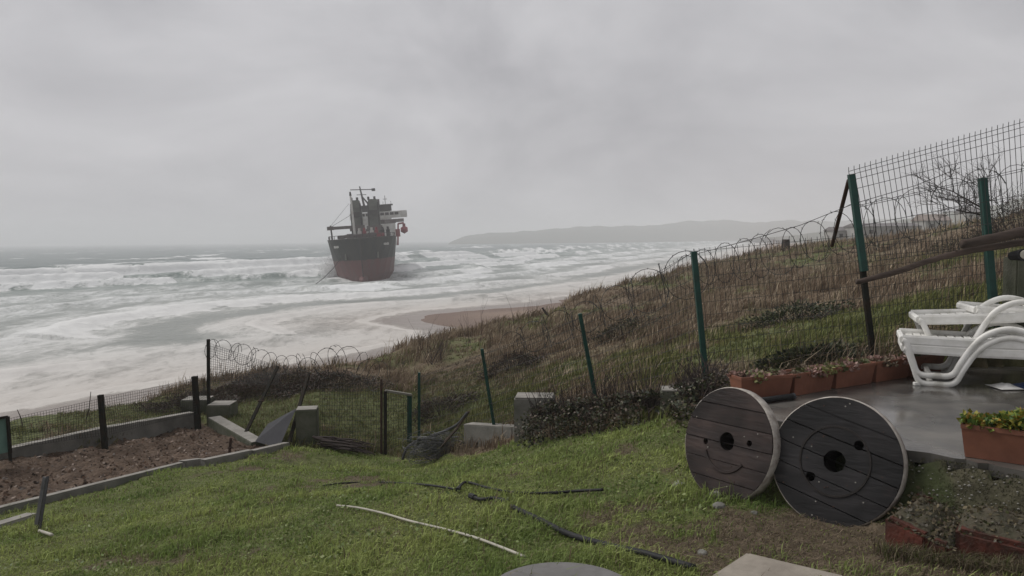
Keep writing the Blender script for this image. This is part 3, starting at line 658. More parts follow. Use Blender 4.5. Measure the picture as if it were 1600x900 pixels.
def reel(label, R_, loc, rot, plank_ang, nplank, Mw, holes, ring, ringpart):
    root = thing('cable_reel', label, 'cable reel', loc, 'old cable reel flanges leaning by the patio', rot)
    T = .055; ca, sa = math.cos(plank_ang), math.sin(plank_ang); w = 2 * R_ / nplank
    for i in range(nplank):
        a0, a1 = -R_ + i * w + random.uniform(.002, .005), -R_ + (i + 1) * w - random.uniform(.002, .005)
        top = []
        lim = lambda q: math.sqrt(max(R_ * R_ - q * q, 1e-5))
        K = 14
        qs = [a0 + (a1 - a0) * k / K for k in range(K + 1)]
        ch_ = lambda: 1 - random.choice((0, 0, 0, .004, .008, .016)) * random.random()
        poly = [(lim(q) * ch_(), q) for q in qs] + [(-lim(q) * ch_(), q) for q in reversed(qs)]
        dz = random.uniform(-.006, .006)
        V = []; n_ = len(poly)
        for yy in (dz, T):
            for (px_, pz_) in poly: V.append((px_ * ca - pz_ * sa, yy, R_ + px_ * sa + pz_ * ca))
        F = [tuple(range(n_)), tuple(range(2 * n_ - 1, n_ - 1, -1))] + [(k, n_ + k, n_ + (k + 1) % n_, (k + 1) % n_) for k in range(n_)]
        pl = MB().add(V, F).build('plank', Mw, root)
        hit = [h for h in holes if a0 - h[2] < -h[0] * sa + h[1] * ca < a1 + h[2]]
        cut(pl, [(h[0], R_ + h[1], h[2], 20) for h in hit])
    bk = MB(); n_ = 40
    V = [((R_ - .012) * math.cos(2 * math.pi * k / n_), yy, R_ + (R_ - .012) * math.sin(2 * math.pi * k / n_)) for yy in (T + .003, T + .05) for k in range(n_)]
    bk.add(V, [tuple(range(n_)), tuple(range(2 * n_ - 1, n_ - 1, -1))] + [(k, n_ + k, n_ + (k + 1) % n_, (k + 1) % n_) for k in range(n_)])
    bo = bk.build('backing_board', M_hole_shade_ring, root)
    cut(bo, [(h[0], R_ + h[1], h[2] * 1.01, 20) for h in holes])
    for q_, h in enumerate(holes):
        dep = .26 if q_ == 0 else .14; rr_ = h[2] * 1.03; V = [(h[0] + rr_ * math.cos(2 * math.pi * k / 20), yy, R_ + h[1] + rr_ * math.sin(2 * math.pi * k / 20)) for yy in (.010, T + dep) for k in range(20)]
        MB().add(V, [(k, (k + 1) % 20, 20 + (k + 1) % 20, 20 + k) for k in range(20)] + [tuple(range(20, 40))]).build('hub_shade_tube' if q_ == 0 else 'bolt_shade_tube', M_hole_shade_ring, root)  # added closed tubes, deep and coloured dark to give the holes their shade
    # pale worn edge band
    V = []; n_ = 72
    for k in range(n_):
        a = 2 * math.pi * k / n_; c_, s__ = math.cos(a), math.sin(a)
        wob = .002 * math.sin(a * 7) + .0015 * math.sin(a * 17)
        for rr_, yy in ((R_ + .001, .006 + wob), (R_ + .010, .012 + wob), (R_ + .010, T + .045), (R_ - .004, T + .048)):
            V.append((rr_ * c_, yy, R_ + rr_ * s__))
    F = [(k * 4 + j, k * 4 + j + 1, ((k + 1) % n_) * 4 + j + 1, ((k + 1) % n_) * 4 + j) for k in range(n_) for j in range(3)]
    MB().add(V, F).build('edge_band', M_band, root, smooth=True)
    # the drum's seat: a shallow raised ring on the face
    rc, rz, r0, a0, a1, wd, Mr = ring
    V = []; n_ = 60
    for k in range(n_ + 1):
        a = a0 + (a1 - a0) * k / n_
        for rr_, yy in ((r0 - wd / 2, .008), (r0 - wd / 3, -.0085), (r0 + wd / 3, -.0085), (r0 + wd / 2, .008)):
            V.append((rc + rr_ * math.cos(a), yy, R_ + rz + rr_ * math.sin(a)))
    F = [(k * 4 + j, k * 4 + j + 1, k * 4 + 5 + j, k * 4 + 4 + j) for k in range(n_) for j in range(3)]
    MB().add(V, F).build('drum_ring', Mr, root)
    rnd = random.Random(int(R_ * 1000))
    for k in range(26):
        a = rnd.uniform(0, 6.28); q = R_ * rnd.choice((.72, .9, .42)) * rnd.uniform(.95, 1.05)
        nb = MB(); nb.tube([(q * math.cos(a), -.003, R_ + q * math.sin(a)), (q * math.cos(a), .01, R_ + q * math.sin(a))], .006, 6); nb.build('nail', M_rust if k % 3 else M_conc_top, root)
    return root
M_hole_shade_ring = mat('hole_shade_and_ring_black', (.012, .010, .009), (.02, .016, .014), 12, .8, .4)  # near-black paints shade into the holes and backing; the right reel's ring shares it
M_band = mat('worn_pale_edge', (.42, .39, .35), (.22, .19, .165), 14, .7, .4, 60, c3=(.12, .10, .085))
M_wood1 = wood('wet_brown_planks', (.042, .028, .0245), (.019, .014, .013), (.07, .054, .047))
M_wood2 = wood('wet_black_planks', (.022, .0195, .020), (.010, .0095, .010), (.050, .039, .036))
M_ring1 = mat('rubbed_ring', (.030, .02, .019), (.055, .036, .033), 9, .8)
p1 = G(1121, 777); p2 = G(1292, 819)
R1 = 0.5 * 174 / FPX * p1.y * 1.02; R2 = 0.5 * 200 / FPX * p2.y * 1.03
reel('brown wooden reel disc with pale edge, the left one, beside the lawn', R1, (p1.x, p1.y, p1.z - .015), Euler((math.radians(-13), 0, math.radians(-57))), math.radians(1), 6, M_wood1,
     [(.0, .02, R1 * .165), (-R1 * .50, -.03, R1 * .055), (R1 * .5, .05, R1 * .055)], (0, 0.0, R1 * .50, math.radians(205), math.radians(325), .03, M_wood1), None)
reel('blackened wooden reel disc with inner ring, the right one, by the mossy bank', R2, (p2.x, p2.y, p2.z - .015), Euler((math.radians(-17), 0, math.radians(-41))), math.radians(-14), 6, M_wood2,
     [(.0, .0, R2 * .17), (R2 * .34, R2 * .30, R2 * .075), (-R2 * .34, -R2 * .30, R2 * .075)], (0, 0, R2 * .54, 0, 2 * math.pi, .022, M_hole_shade_ring), None)

# ------------------------------------------------------------------ planters
def leaf_cloud(name, mat_, parent, pts, cols, size, world=True, flat=.5, seed=1):
    r = np.random.default_rng(seed); n = len(pts); pts = np.asarray(pts, float)
    d = r.normal(size=(n, 3)); d[:, 2] = np.abs(d[:, 2]) * flat + .1; d /= np.linalg.norm(d, axis=1)[:, None]
    w = np.cross(d, r.normal(size=(n, 3))); w /= np.linalg.norm(w, axis=1)[:, None]
    s = size * r.uniform(.6, 1.4, n)[:, None]
    V = np.stack([pts, pts + d * s * .5 + w * s * .32, pts + d * s, pts + d * s * .5 - w * s * .32], 1).reshape(-1, 3)
    if parent is not None and world: V = V - np.array(parent.location)
    F = np.arange(4 * n).reshape(n, 4)
    c = np.repeat(np.asarray(cols, float), 4, 0)
    o = fast_mesh(name, V, F, mat_, parent, attrs={'col': np.c_[c, np.ones(len(c))]}); o['kind'] = 'stuff'; return o
def jit(cols, n, r, amt=.25):
    c = np.array(cols)[r.integers(0, len(cols), n)]; return c * r.uniform(1 - amt, 1 + amt, (n, 1))
M_soil = mat('potting_soil', (.045, .032, .024), (.028, .02, .016), 20, .95, .6, 40)
def planter(label, a, b, h, w, plants, seed, group, M_=None):
    a = Vector(a); b = Vector(b); c = (a + b) / 2; ln = (b - a).length; ang = math.atan2(b.y - a.y, b.x - a.x)
    root = thing('planter', label, 'planter', (c.x, c.y, c.z), group, Euler((0, 0, ang)))
    M_ = M_ or M_terra
    # tapered trough: outer skin, rim, inner skin
    def ringp(z, l, ww): return [(-l/2, -ww/2, z), (l/2, -ww/2, z), (l/2, ww/2, z), (-l/2, ww/2, z)]
    lv = [(0, ln*.90, w*.72), (h*.86, ln*.985, w*.97), (h*.86, ln, w*1.03), (h, ln, w*1.03), (h, ln - .035, w*1.03 - .035), (h*.80, ln - .05, w - .05)]
    V = [p for z, l, ww in lv for p in ringp(z, l, ww)]
    F = [(3, 2, 1, 0)] + [(i*4+k, i*4+(k+1) % 4, i*4+4+(k+1) % 4, i*4+4+k) for i in range(len(lv)-1) for k in range(4)]
    tub = MB().add(V, F).build('trough', M_, root, bevel=.006)
    rb = MB()
    so = MB(); so.box((0, 0, h*.80), (ln - .055, w - .055, .02)); so.build('soil', M_soil, root)
    r = np.random.default_rng(seed)
    if plants == 'dead':
        n = 1100; cn = r.uniform(-.5, .5, (15, 2)) * (ln * .95, w * .9); k = r.integers(0, 15, n); u = r.normal(size=(n, 3)); u /= np.linalg.norm(u, axis=1)[:, None]
        sz = r.uniform(.03, .075, 15)[k][:, None]; pts = np.c_[cn[k], np.full(n, h * .86)] + u * sz * (1, 1, .75); pts[:, 2] = np.maximum(pts[:, 2], h * .70)
        pal = np.array([(.25, .15, .125), (.20, .125, .10), (.30, .20, .17), (.13, .10, .065), (.09, .10, .04), (.17, .17, .06)]); cc = pal[r.integers(0, 6, 15)][k] * r.uniform(.65, 1.35, (n, 1))
        lv_ = leaf_cloud('withered_plants', M_leaf, root, pts, cc, .045, world=False, seed=seed)
    elif plants == 'green':
        n = 1500; x = r.uniform(-ln*.5, ln*.5, n); y = r.uniform(-w*.5, w*.5, n)
        z = h*.86 + r.uniform(0, 1, n) ** .7 * (.10 + .04 * np.sin(x * 9))
        lv_ = leaf_cloud('leafy_plants', M_leaf, root, np.c_[x, y, z], jit([(.16, .20, .03), (.24, .22, .035), (.10, .16, .03), (.28, .17, .03), (.06, .11, .025)], n, r), .05, world=False, seed=seed)
    elif plants == 'few':
        n = 160; pts = np.c_[r.uniform(-ln*.45, ln*.45, n), r.uniform(-w*.4, w*.4, n), h*.82 + r.uniform(0, .08, n)]
        leaf_cloud('withered_plants', M_leaf, root, pts, jit([(.16, .10, .08), (.09, .09, .035)], n, r), .05, world=False, seed=seed)
    return root
row = [(1156, 627, 'dead', 'leftmost planter of the row behind the reels, half hidden by the brown reel'),
       (1240, 621, 'dead', 'second terracotta planter of the row behind the reels, with pinkish withered plants'),
       (1305, 609, 'dead', 'third terracotta planter of the row behind the reels, with pinkish withered plants'),
       (1368, 599, 'dead', 'fourth terracotta planter of the row behind the reels'),
       (1424, 590, 'few', 'last terracotta planter of the row, beside the white loungers')]
ends = [PZ(x, y, PAT_Z) for x, y, *_ in row] + [PZ(1476, 582, PAT_Z)]
for i, (x, y, k, lab) in enumerate(row):
    a, b_ = ends[i], ends[i + 1]; off = Vector((-(b_ - a).y, (b_ - a).x, 0)).normalized() * .11
    dd = (b_ - a).normalized() * .008
    planter(lab, a + off + dd + Vector((0, 0, .002)), b_ + off - dd + Vector((0, 0, .002)), .235, .24, k, 30 + i, 'terracotta planters lined up at the back of the patio')
a = PZ(1522, 717, PAT_Z); b_ = PZ(1660, 737, PAT_Z)
planter('terracotta planter of yellow-green plants at the near patio edge', Vector((a.x, a.y + .14, PAT_Z + .002)), Vector((b_.x, b_.y + .14, PAT_Z + .002)), .25, .26, 'green', 77, None)

# ------------------------------------------------------------------ white sun loungers
def bez(pts, n=8):
    out = []; p = [Vector(q) for q in pts]
    for i in range(len(p) - 1):
        p0 = p[max(i - 1, 0)]; p1_, p2_ = p[i], p[i + 1]; p3 = p[min(i + 2, len(p) - 1)]
        for k in range(n):
            u = k / n
            out.append(.5 * ((2 * p1_) + (p2_ - p0) * u + (2 * p0 - 5 * p1_ + 4 * p2_ - p3) * u * u + (3 * p1_ - p0 - 3 * p2_ + p3) * u ** 3))
    return out + [p[-1]]
def make_lounger():
    root = thing('sun_lounger', 'x', 'sun lounger', (0, 0, 0), 'white plastic sun loungers stacked on the patio')
    W = .62
    prof = [(0.0, .36), (.035, .335), (.09, .18), (.13, .06), (.19, .022), (.30, .022), (.40, .022), (.465, .06), (.52, .17), (.62, .335), (.74, .445), (.90, .50), (1.06, .47), (1.20, .38), (1.32, .24), (1.42, .09), (1.49, .025), (1.60, .022), (1.70, .03), (1.75, .10), (1.80, .26), (1.83, .36)]
    for sg in (0, 1):
        y = sg * W
        s = MB(); s.rtube(bez([(x, y, z) for x, z in prof], 4), .062, .058, (0, 1, 0), 8); s.build('side_frame', M_white, root, smooth=True)
        r = MB(); r.rtube([(0, y, .365), (.6, y, .35), (1.2, y, .35), (1.84, y, .365)], .035, .105, (0, 1, 0), 8); r.build('side_rail', M_white, root)
    e = MB(); e.rtube([(0, 0, .365), (0, W, .365)], .05, .07, (1, 0, 0), 8); e.build('end_rail', M_white, root)
    e = MB(); e.rtube([(.25, 0, .022), (.25, W, .022)], .05, .045, (1, 0, 0), 8); e.build('foot_bar', M_white, root)
    e = MB(); e.rtube([(1.84, 0, .365), (1.84, W, .365)], .05, .07, (1, 0, 0), 8); e.build('end_rail', M_white, root)
    # slatted bed and backrest
    x = .06; k = 0
    while x < 1.78:
        s = MB(); zz = .355 + (.004 if k % 2 else 0)
        s.box((x + .03, W / 2, zz), (.064, W - .05, .018)); s.build('slat', M_white, root, bevel=.004, seg=1); x += .075; k += 1
    b = MB(); b.box((.62, W / 2, .32), (1.1, W - .12, .02)); b.build('bed_brace', M_white, root)
    return root
lg0 = make_lounger()
foot = PZ(1436, 601, PAT_Z)
def put(o, loc, rz, label, rx=0, ry=0):
    o.location = loc; o.rotation_euler = Euler((rx, ry, rz)); o['label'] = label; o.scale = (1.10, 1.10, 1.10); return o
lx, ly = foot.x - .16, foot.y + .03
put(lg0, (lx, ly, PAT_Z), math.radians(-23), 'lowest white lounger, standing on the wet patio')
l2 = put(copy_tree(lg0), (lx - .015, ly + .005, PAT_Z + .09), math.radians(-23), 'white lounger nested on the lowest one, with arched arms')
l3 = put(copy_tree(lg0), (lx + .36, ly + .34, PAT_Z + .27), math.radians(-20), 'white lounger lying askew on top of the nested pair', ry=math.radians(-4))
l4 = put(copy_tree(lg0), (lx + 1.05, ly + .5, PAT_Z + .36), math.radians(-14), 'topmost white lounger, at the right edge above the others', ry=math.radians(3))

# ------------------------------------------------------------------ fences
def mesh_panel(c00, c10, c01, c11, nv, nh, r, extra_top=0.0, bends=(), wob=0.0, seed=0):
    """welded wires between four corners: bottom-left, bottom-right, top-left, top-right"""
    rn = random.Random(seed); mb = MB(); c00, c10, c01, c11 = map(Vector, (c00, c10, c01, c11))
    nrm = (c10 - c00).cross(c01 - c00).normalized()
    def pt(u, v):
        p = c00 * (1 - u) * (1 - v) + c10 * u * (1 - v) + c01 * (1 - u) * v + c11 * u * v
        if wob: p = p + nrm * wob * math.sin(u * 5.1 + seed) * math.sin(v * 3.3 + seed * .7)
        return p
    up = (c01 - c00).normalized(); K = 5
    for i in range(nv + 1):
        u = i / nv; pts = [pt(u, k / K) for k in range(K + 1)]
        if extra_top: pts.append(pts[-1] + up * extra_top + nrm * extra_top * .35)
        mb.tube(pts, r, 3, cap=False)
    for j in range(nh + 1):
        v = j / nh
        mb.tube([pt(k / 8, v) for k in range(9)], r, 3, cap=False)
    for v in bends:
        mb.tube([pt(0, v) + nrm * .03, pt(1, v) + nrm * .03], r, 3, cap=False)
    return mb
def coil(p_list, rad, turns_per_m, r, seed=0, flat=1.0):
    """a concertina coil strung along a path, with barbs"""
    rn = random.Random(seed); path = [Vector(p) for p in p_list]; seg = [(path[i + 1] - path[i]).length for i in range(len(path) - 1)]; tot = sum(seg)
    def at(d):
        for i, l in enumerate(seg):
            if d <= l or i == len(seg) - 1: return path[i].lerp(path[i + 1], d / l), (path[i + 1] - path[i]).normalized(), (i + d / l) / len(seg)
            d -= l
    N = int(tot * turns_per_m); mb = MB(); pts = []
    for k in range(N + 1):
        c, tg, u = at(tot * (k + rn.uniform(-.15, .15)) / N if 0 < k < N else tot * k / N)
        rr_ = (rad(u) if callable(rad) else rad) * rn.uniform(.9, 1.1); tg = Vector((tg.x, tg.y, tg.z * .6)).normalized()
        yaw = (1 if k % 2 else -1) * math.radians(rn.uniform(38, 62)); nr = Matrix.Rotation(yaw, 3, 'Z') @ tg
        side = nr.cross(Vector((0, 0, 1))).normalized(); upv = side.cross(nr).normalized(); a0 = rn.uniform(0, 6.28); loop = []
        for q in range(23):
            a = a0 + 2 * math.pi * q / 20; loop.append(c + nr * (q / 20 - .5) * .10 + side * math.cos(a) * rr_ * .9 + upv * math.sin(a) * rr_ * flat)
        mb.tube(loop, r, 3, cap=False); pts += loop
        for q in range(0, 20, 2):
            d = Vector((rn.uniform(-1, 1), rn.uniform(-1, 1), rn.uniform(-1, 1))).normalized() * .02; mb.tube([loop[q] - d, loop[q] + d], r * .8, 3, cap=False)
    return mb, pts
def post(px0, py0, D0, px1, py1, D1, w, M_, name, parent, h=None):
    a = P(px0, py0, D0); b_ = P(px1, py1, D1); d = (b_ - a).normalized()
    s = MB(); s.bar(a - d * .25, b_, w, h or w, up=(0, 1, 0)); o = s.build(name, M_, parent, world=True, bevel=.004, seg=1); return a, b_

# hillside fence
Dp = {'655': 17.9, '772': 14.9, '930': 12.3, '1102': 10.4, '1365': 9.85, '1550': 10.1}
fa = P(1102, 585, 10.4)
hf = thing('hillside_fence', 'green posts and wire mesh fence climbing the grassy slope', 'fence', (fa.x, fa.y, fa.z))
a655, t655 = post(655, 688, 17.9, 655, 582, 17.9, .06, M_greenpost, 'post', hf)
a772, t772 = post(772, 664, 14.9, 753, 545, 14.9, .06, M_greenpost, 'post', hf)
a930, t930 = post(931, 622, 12.3, 906, 490, 12.3, .06, M_greenpost, 'post', hf)
a1102, t1102 = post(1103, 592, 10.4, 1084, 393, 10.4, .07, M_greenpost, 'post', hf)
a1365, t1365 = post(1365, 562, 9.85, 1338, 340, 9.85, .065, M_darkpost, 'post', hf)
e0, e1 = post(1346, 392, 9.78, 1330, 272, 9.78, .075, M_greenpost, 'post_extension', hf)
a1550, t1550 = post(1554, 500, 10.1, 1535, 278, 10.1, .085, M_greenpost, 'post', hf)
def lerp(a, b_, u): return Vector(a).lerp(Vector(b_), u)
tops = [(a655, lerp(a655, t655, .93)), (a772, lerp(a772, t772, .93)), (a930, lerp(a930, t930, .95)), (a1102, lerp(a1102, t1102, 1.0)), (a1365, P(1342, 368, 9.85))]
for i in range(4):
    A, B_ = tops[i], tops[i + 1]; ln = (B_[0] - A[0]).length
    mesh_panel(A[0], B_[0], A[1], B_[1], int(ln / .07), 10, .0034, .035, wob=.03, seed=i).build('mesh_panel', M_wire, hf, world=True)
R0 = P(1680, 500, 10.4)
mesh_panel(a1365 + Vector((.02, .02, 0)), R0, P(1346, 385, 9.87), P(1680, 360, 10.4), 52, 11, .0034, .035, wob=.02, seed=9).build('mesh_panel', M_wire, hf, world=True)
mesh_panel(P(1352, 410, 9.75), P(1690, 365, 9.9), P(1326, 268, 9.75), P(1690, 165, 9.6), 42, 5, .0042, .05, bends=(.96, .9, .62), seed=4).build('tall_mesh_panel', M_wire, hf, world=True)
s = MB(); s.tube([P(1326, 282, 9.95), P(1300, 384, 11.0)], .026, 8); s.build('brace', M_rust, hf, world=True)
s = MB(); s.tube([P(1083, 398, 10.42), P(1160, 378, 10.3), P(1250, 352, 10.15), P(1335, 318, 9.95), P(1430, 290, 10.1), P(1500, 262, 10.2)], .004, 4); s.build('tension_wire', M_wire, hf, world=True)
for i in range(3):
    A, B_ = tops[i][1], tops[i + 1][1]; mid = (A + B_) / 2 - Vector((0, 0, .06)); s = MB(); s.tube([A, mid, B_], .003, 4); s.build('tension_wire', M_wire, hf, world=True)

def make_coil(label, pts, rad, tpm, r=.0045, seed=0, M_=None, flat=1.0):
    mb, _ = coil(pts, rad, tpm, r, seed, flat); o = thing('razor_wire_coil', label, 'razor wire', pts[0], 'coils of razor wire')
    mb.build('wire', M_ or M_wire, o, world=True); return o
make_coil('large razor wire coil strung along the top of the hillside fence', [P(1075, 425, 10.5), P(1110, 415, 10.5), P(1180, 402, 10.4), P(1250, 385, 10.3), P(1330, 358, 10.1), P(1400, 345, 10.25), P(1500, 315, 10.4), P(1610, 290, 10.6)], lambda u: .21 + .09 * u, 4.2, .0044, 1, flat=1.15)
make_coil('sagging razor wire coil left of the leaning green post, against brown grass', [P(1072, 430, 10.7), P(1020, 452, 11.1), P(970, 470, 11.7), P(925, 492, 12.2), P(860, 515, 13), P(800, 540, 14)], lambda u: .30 - .05 * u, 3.0, .005, 2)

# garden fence on the left
ga = P(305, 690, 19.6)
gf = thing('garden_fence', 'dark posts and fine wire mesh above the low garden wall', 'fence', (ga.x, ga.y, ga.z))
b160, t160 = post(164, 700, 16.9, 157, 617, 16.9, .10, M_darkpost, 'post', gf)
b305, t305 = post(309, 664, 19.3, 304, 588, 19.3, .125, M_darkpost, 'post', gf)
b325, t325 = post(326, 640, 19.9, 325.5, 530, 19.9, .07, M_darkpost, 'post', gf)
b20, t20 = post(16, 715, 15.3, 11, 652, 15.3, .05, M_darkpost, 'post', gf)
bl, tl = P(-150, 740, 13.9), P(-150, 690, 13.9)
for i, (A, B_) in enumerate((((bl, tl), (b20, P(14, 655, 15.3))), ((b20, P(14, 655, 15.3)), (b160, P(158, 622, 16.9))), ((b160, P(158, 622, 16.9)), (b305, P(306, 591, 19.3))), ((b305, P(306, 591, 19.3)), (b325, P(325, 592, 19.9))))):
    mesh_panel(lerp(A[0], A[1], .25), lerp(B_[0], B_[1], .25), A[1], B_[1], max(6, int((B_[0] - A[0]).length / .055)), 14, .0036, 0, wob=.05, seed=i).build('mesh_panel', M_wire, gf, world=True)
mesh_panel(P(327, 600, 19.9), P(432, 600, 20.8), P(326, 536, 19.9), P(440, 574, 20.8), 34, 16, .0045, 0, wob=.08, seed=6).build('mesh_panel', M_wire2, gf, world=True)
make_coil('loose razor wire coil sloping down from the tall thin post on the left', [P(330, 545, 20), P(360, 548, 20.2), P(390, 557, 20.5), P(420, 567, 20.8), P(450, 572, 21), P(470, 566, 21)], .26, 4.0, .007, 3, M_wire)
make_coil('razor wire coil arching over the brown scrub mound', [P(482, 580, 22), P(500, 570, 22), P(530, 563, 22), P(560, 568, 22), P(590, 588, 22)], .40, 3.4, .008, 4)
def stake(label, x0, y0, D0, x1, y1, D1, r, M_, name='iron_stake', cat='stake'):
    a = P(x0, y0, D0); o = thing(name, label, cat, a); d = (P(x1, y1, D1) - a).normalized()
    s = MB(); s.bar(a - d * .12, P(x1, y1, D1), r * 2, r * 2, up=(0, 1, 0)); s.build('shaft', M_, o, world=True, bevel=.003, seg=1)
    if name == 'iron_stake':
        q = a.lerp(P(x1, y1, D1), .45); c = MB(); c.box(q, (r * 3.4, r * 3.4, r * 1.2)); c.build('clip', M_rust, o, world=True)
    return o
stake('long dark stake leaning right beside the soil bed', 385, 674, 18.2, 434, 573, 20.0, .034, M_darkpost)
stake('leaning dark stake behind the square concrete pillar', 451, 694, 16.9, 482, 585, 18.8, .034, M_darkpost)
stake('short rusty stub standing in the soil near the edging', 358, 712, 15.9, 361, 684, 15.9, .022, M_rust)

# green faded panel at the left edge
gp = thing('green_screen', 'faded green sheet panel standing at the left edge', 'screen', P(0, 712, 15.1))
mb = MB(); mb.hexa([P(-60, 722, 14.5), P(15, 706, 15.2), P(15, 706, 15.24), P(-60, 722, 14.54), P(-60, 664, 14.5), P(11, 652, 15.2), P(11, 652, 15.24), P(-60, 664, 14.54)]); mb.build('sheet', M_green_sheet, gp, world=True)
mb = MB(); mb.bar(P(16, 708, 15.15), P(12, 651, 15.15), .05); mb.bar(P(-60, 663, 14.48), P(12, 651, 15.18), .04); mb.build('frame', M_darkpost, gp, world=True)

# ------------------------------------------------------------------ low walls and edgings
def wall(name, label, pts, h_top, thick, M_, capM=None, cat='wall', group=None, depth=.6, parent=None):
    """pts: world points along the top edge; a wall with a paler top"""
    o = thing(name, label, cat, pts[0], group)
    for a, b_ in zip(pts[:-1], pts[1:]):
        a = Vector(a); b_ = Vector(b_); d = (b_ - a); n_ = Vector((-d.y, d.x, 0)).normalized() * thick
        mb = MB(); lo = Vector((0, 0, -depth))
        mb.hexa([a + lo, b_ + lo, b_ + lo + n_, a + lo + n_, a, b_, b_ + n_, a + n_]); mb.build('wall_body', M_, o, world=True, bevel=.012)
        if capM:
            mb = MB(); ins = n_ * .05; up = Vector((0, 0, .012)); mb.hexa([a + ins, b_ + ins, b_ + n_ * .95, a + n_ * .95, a + ins + up, b_ + ins + up, b_ + n_ * .95 + up, a + n_ * .95 + up]); mb.build('wall_top', capM, o, world=True)
    return o
wall('garden_wall', 'long low concrete wall at the back of the soil bed', [P(-160, 732, 14.0), P(15, 702, 15.6), P(160, 670, 17.4), P(305, 645, 19.6)], 0, .22, M_concrete, M_conc_top)
wall('garden_wall', 'short concrete wall closing the right end of the soil bed', [P(414, 688, 17.6), P(345, 650, 19.4)], 0, .32, M_conc_moss, M_conc_top)
def block(name, label, px0, px1, py0, py1, D, depth, M_, capM=None, rz=0, cat='block', group=None, sink=.2):
    a = P(px0, py1, D); b_ = P(px1, py1, D); top = P((px0 + px1) / 2, py0, D); w = (b_ - a).length; h = top.z - a.z; c = (a + b_) / 2
    o = thing(name, label, cat, (c.x, c.y + depth / 2, a.z), group, Euler((0, 0, rz)))
    mb = MB(); mb.box((0, 0, (h - sink) / 2), (w, depth, h + sink)); mb.build('body', M_, o, bevel=.02)
    if capM: mb = MB(); mb.box((0, 0, h + .006), (w * .94, depth * .92, .016)); mb.build('top', capM, o)
    return o
block('concrete_block', 'flat concrete corner block beside the tall thin post', 282, 324, 626, 650, 20.6, .6, M_conc_moss, M_conc_top, group='concrete blocks round the garden')
block('concrete_block', 'mossy concrete corner block where the two garden walls meet', 323, 360, 634, 668, 19.6, .6, M_conc_moss, M_conc_top, group='concrete blocks round the garden')
block('concrete_pillar', 'square mossy concrete pillar stub by the brushwood pile', 461, 494, 641, 696, 17.3, .42, M_conc_moss, M_conc_top, math.radians(8), 'pillar')
# front edging: pale kerb stones
def kerb(label, p0, p1, h=.16, w=.16, M_=None):
    a, b_ = p0, p1; o = thing('edging_kerb', label, 'kerb', a, 'concrete kerbs edging the soil bed')
    mb = MB(); mb.bar(a - Vector((0, 0, h / 2)), b_ - Vector((0, 0, h / 2)), w, h); mb.build('kerb_stone', M_ or M_concrete, o, world=True, bevel=.015)
    mb = MB(); mb.bar(a + Vector((0, 0, .004)), b_ + Vector((0, 0, .004)), w * .8, .012); mb.build('pale_top', M_conc_top, o, world=True)  # top strip paler than the kerb body
kerb('long pale concrete kerb along the front of the soil bed', P(-160, 832, 10.0), P(283, 723, 14.2), .26, .13)
def K_(x, y, lift=.1):
    g = G(x, y); return g + Vector((0, 0, lift))
kerb('short broken kerb stone in the gap after the long kerb', K_(284, 729), K_(313, 725), .22, .16)
kerb('middle length of concrete kerb before the square pillar', K_(317, 727), K_(391, 711), .22, .16)
kerb('last kerb stone running up to the square pillar', K_(394, 712), K_(448, 699), .2, .16)
kerb('loose pale slab lying below the kerb at the left edge', K_(-40, 836, .05), K_(50, 808, .05), .14, .2, M_conc_top)
# grey sheet leaning against the pillar
gsx = thing('grey_sheet', 'grey flat sheet leaning between the garden wall and the pillar', 'sheet', P(425, 700, 16.9))
mb = MB(); q = [P(399, 690, 17.2), P(436, 700, 16.8), P(462, 640, 17.35), P(418, 664, 17.9)]; th = Vector((.0, .03, .02)); mb.hexa(q + [k + th for k in q]); mb.build('board', M_grey_sheet, gsx, world=True)

# lower wall on the right, ivy and pillars
wall('low_wall', 'low grey concrete wall right of the garden gate', [P(640, 690, 16.6), P(724, 664, 15.3), P(800, 668, 14.4), P(840, 672, 13.7)][1:], 0, .25, M_concrete, M_conc_top, depth=1.0)
block('concrete_block', 'tall grey concrete block stepping up at the end of the low wall', 806, 868, 623, 710, 13.3, .5, M_concrete, M_conc_top, math.radians(-6), group='concrete blocks round the garden')
block('concrete_pillar', 'ivy-covered concrete pillar in the middle of the ivy hedge', 921, 948, 628, 690, 11.9, .35, M_conc_moss, None, math.radians(-8), 'pillar')
block('concrete_pillar', 'mossy concrete pillar behind the brown reel with rubble on top', 1036, 1078, 612, 672, 10.25, .35, M_conc_moss, M_conc_top, math.radians(-8), 'pillar')
wall('low_wall', 'rough wall hidden under the dark ivy', [P(868, 640, 13.0), P(922, 640, 12.1), P(1036, 626, 10.5), P(1110, 616, 9.6)], 0, .25, M_conc_moss, None, depth=.75)
r = np.random.default_rng(5)
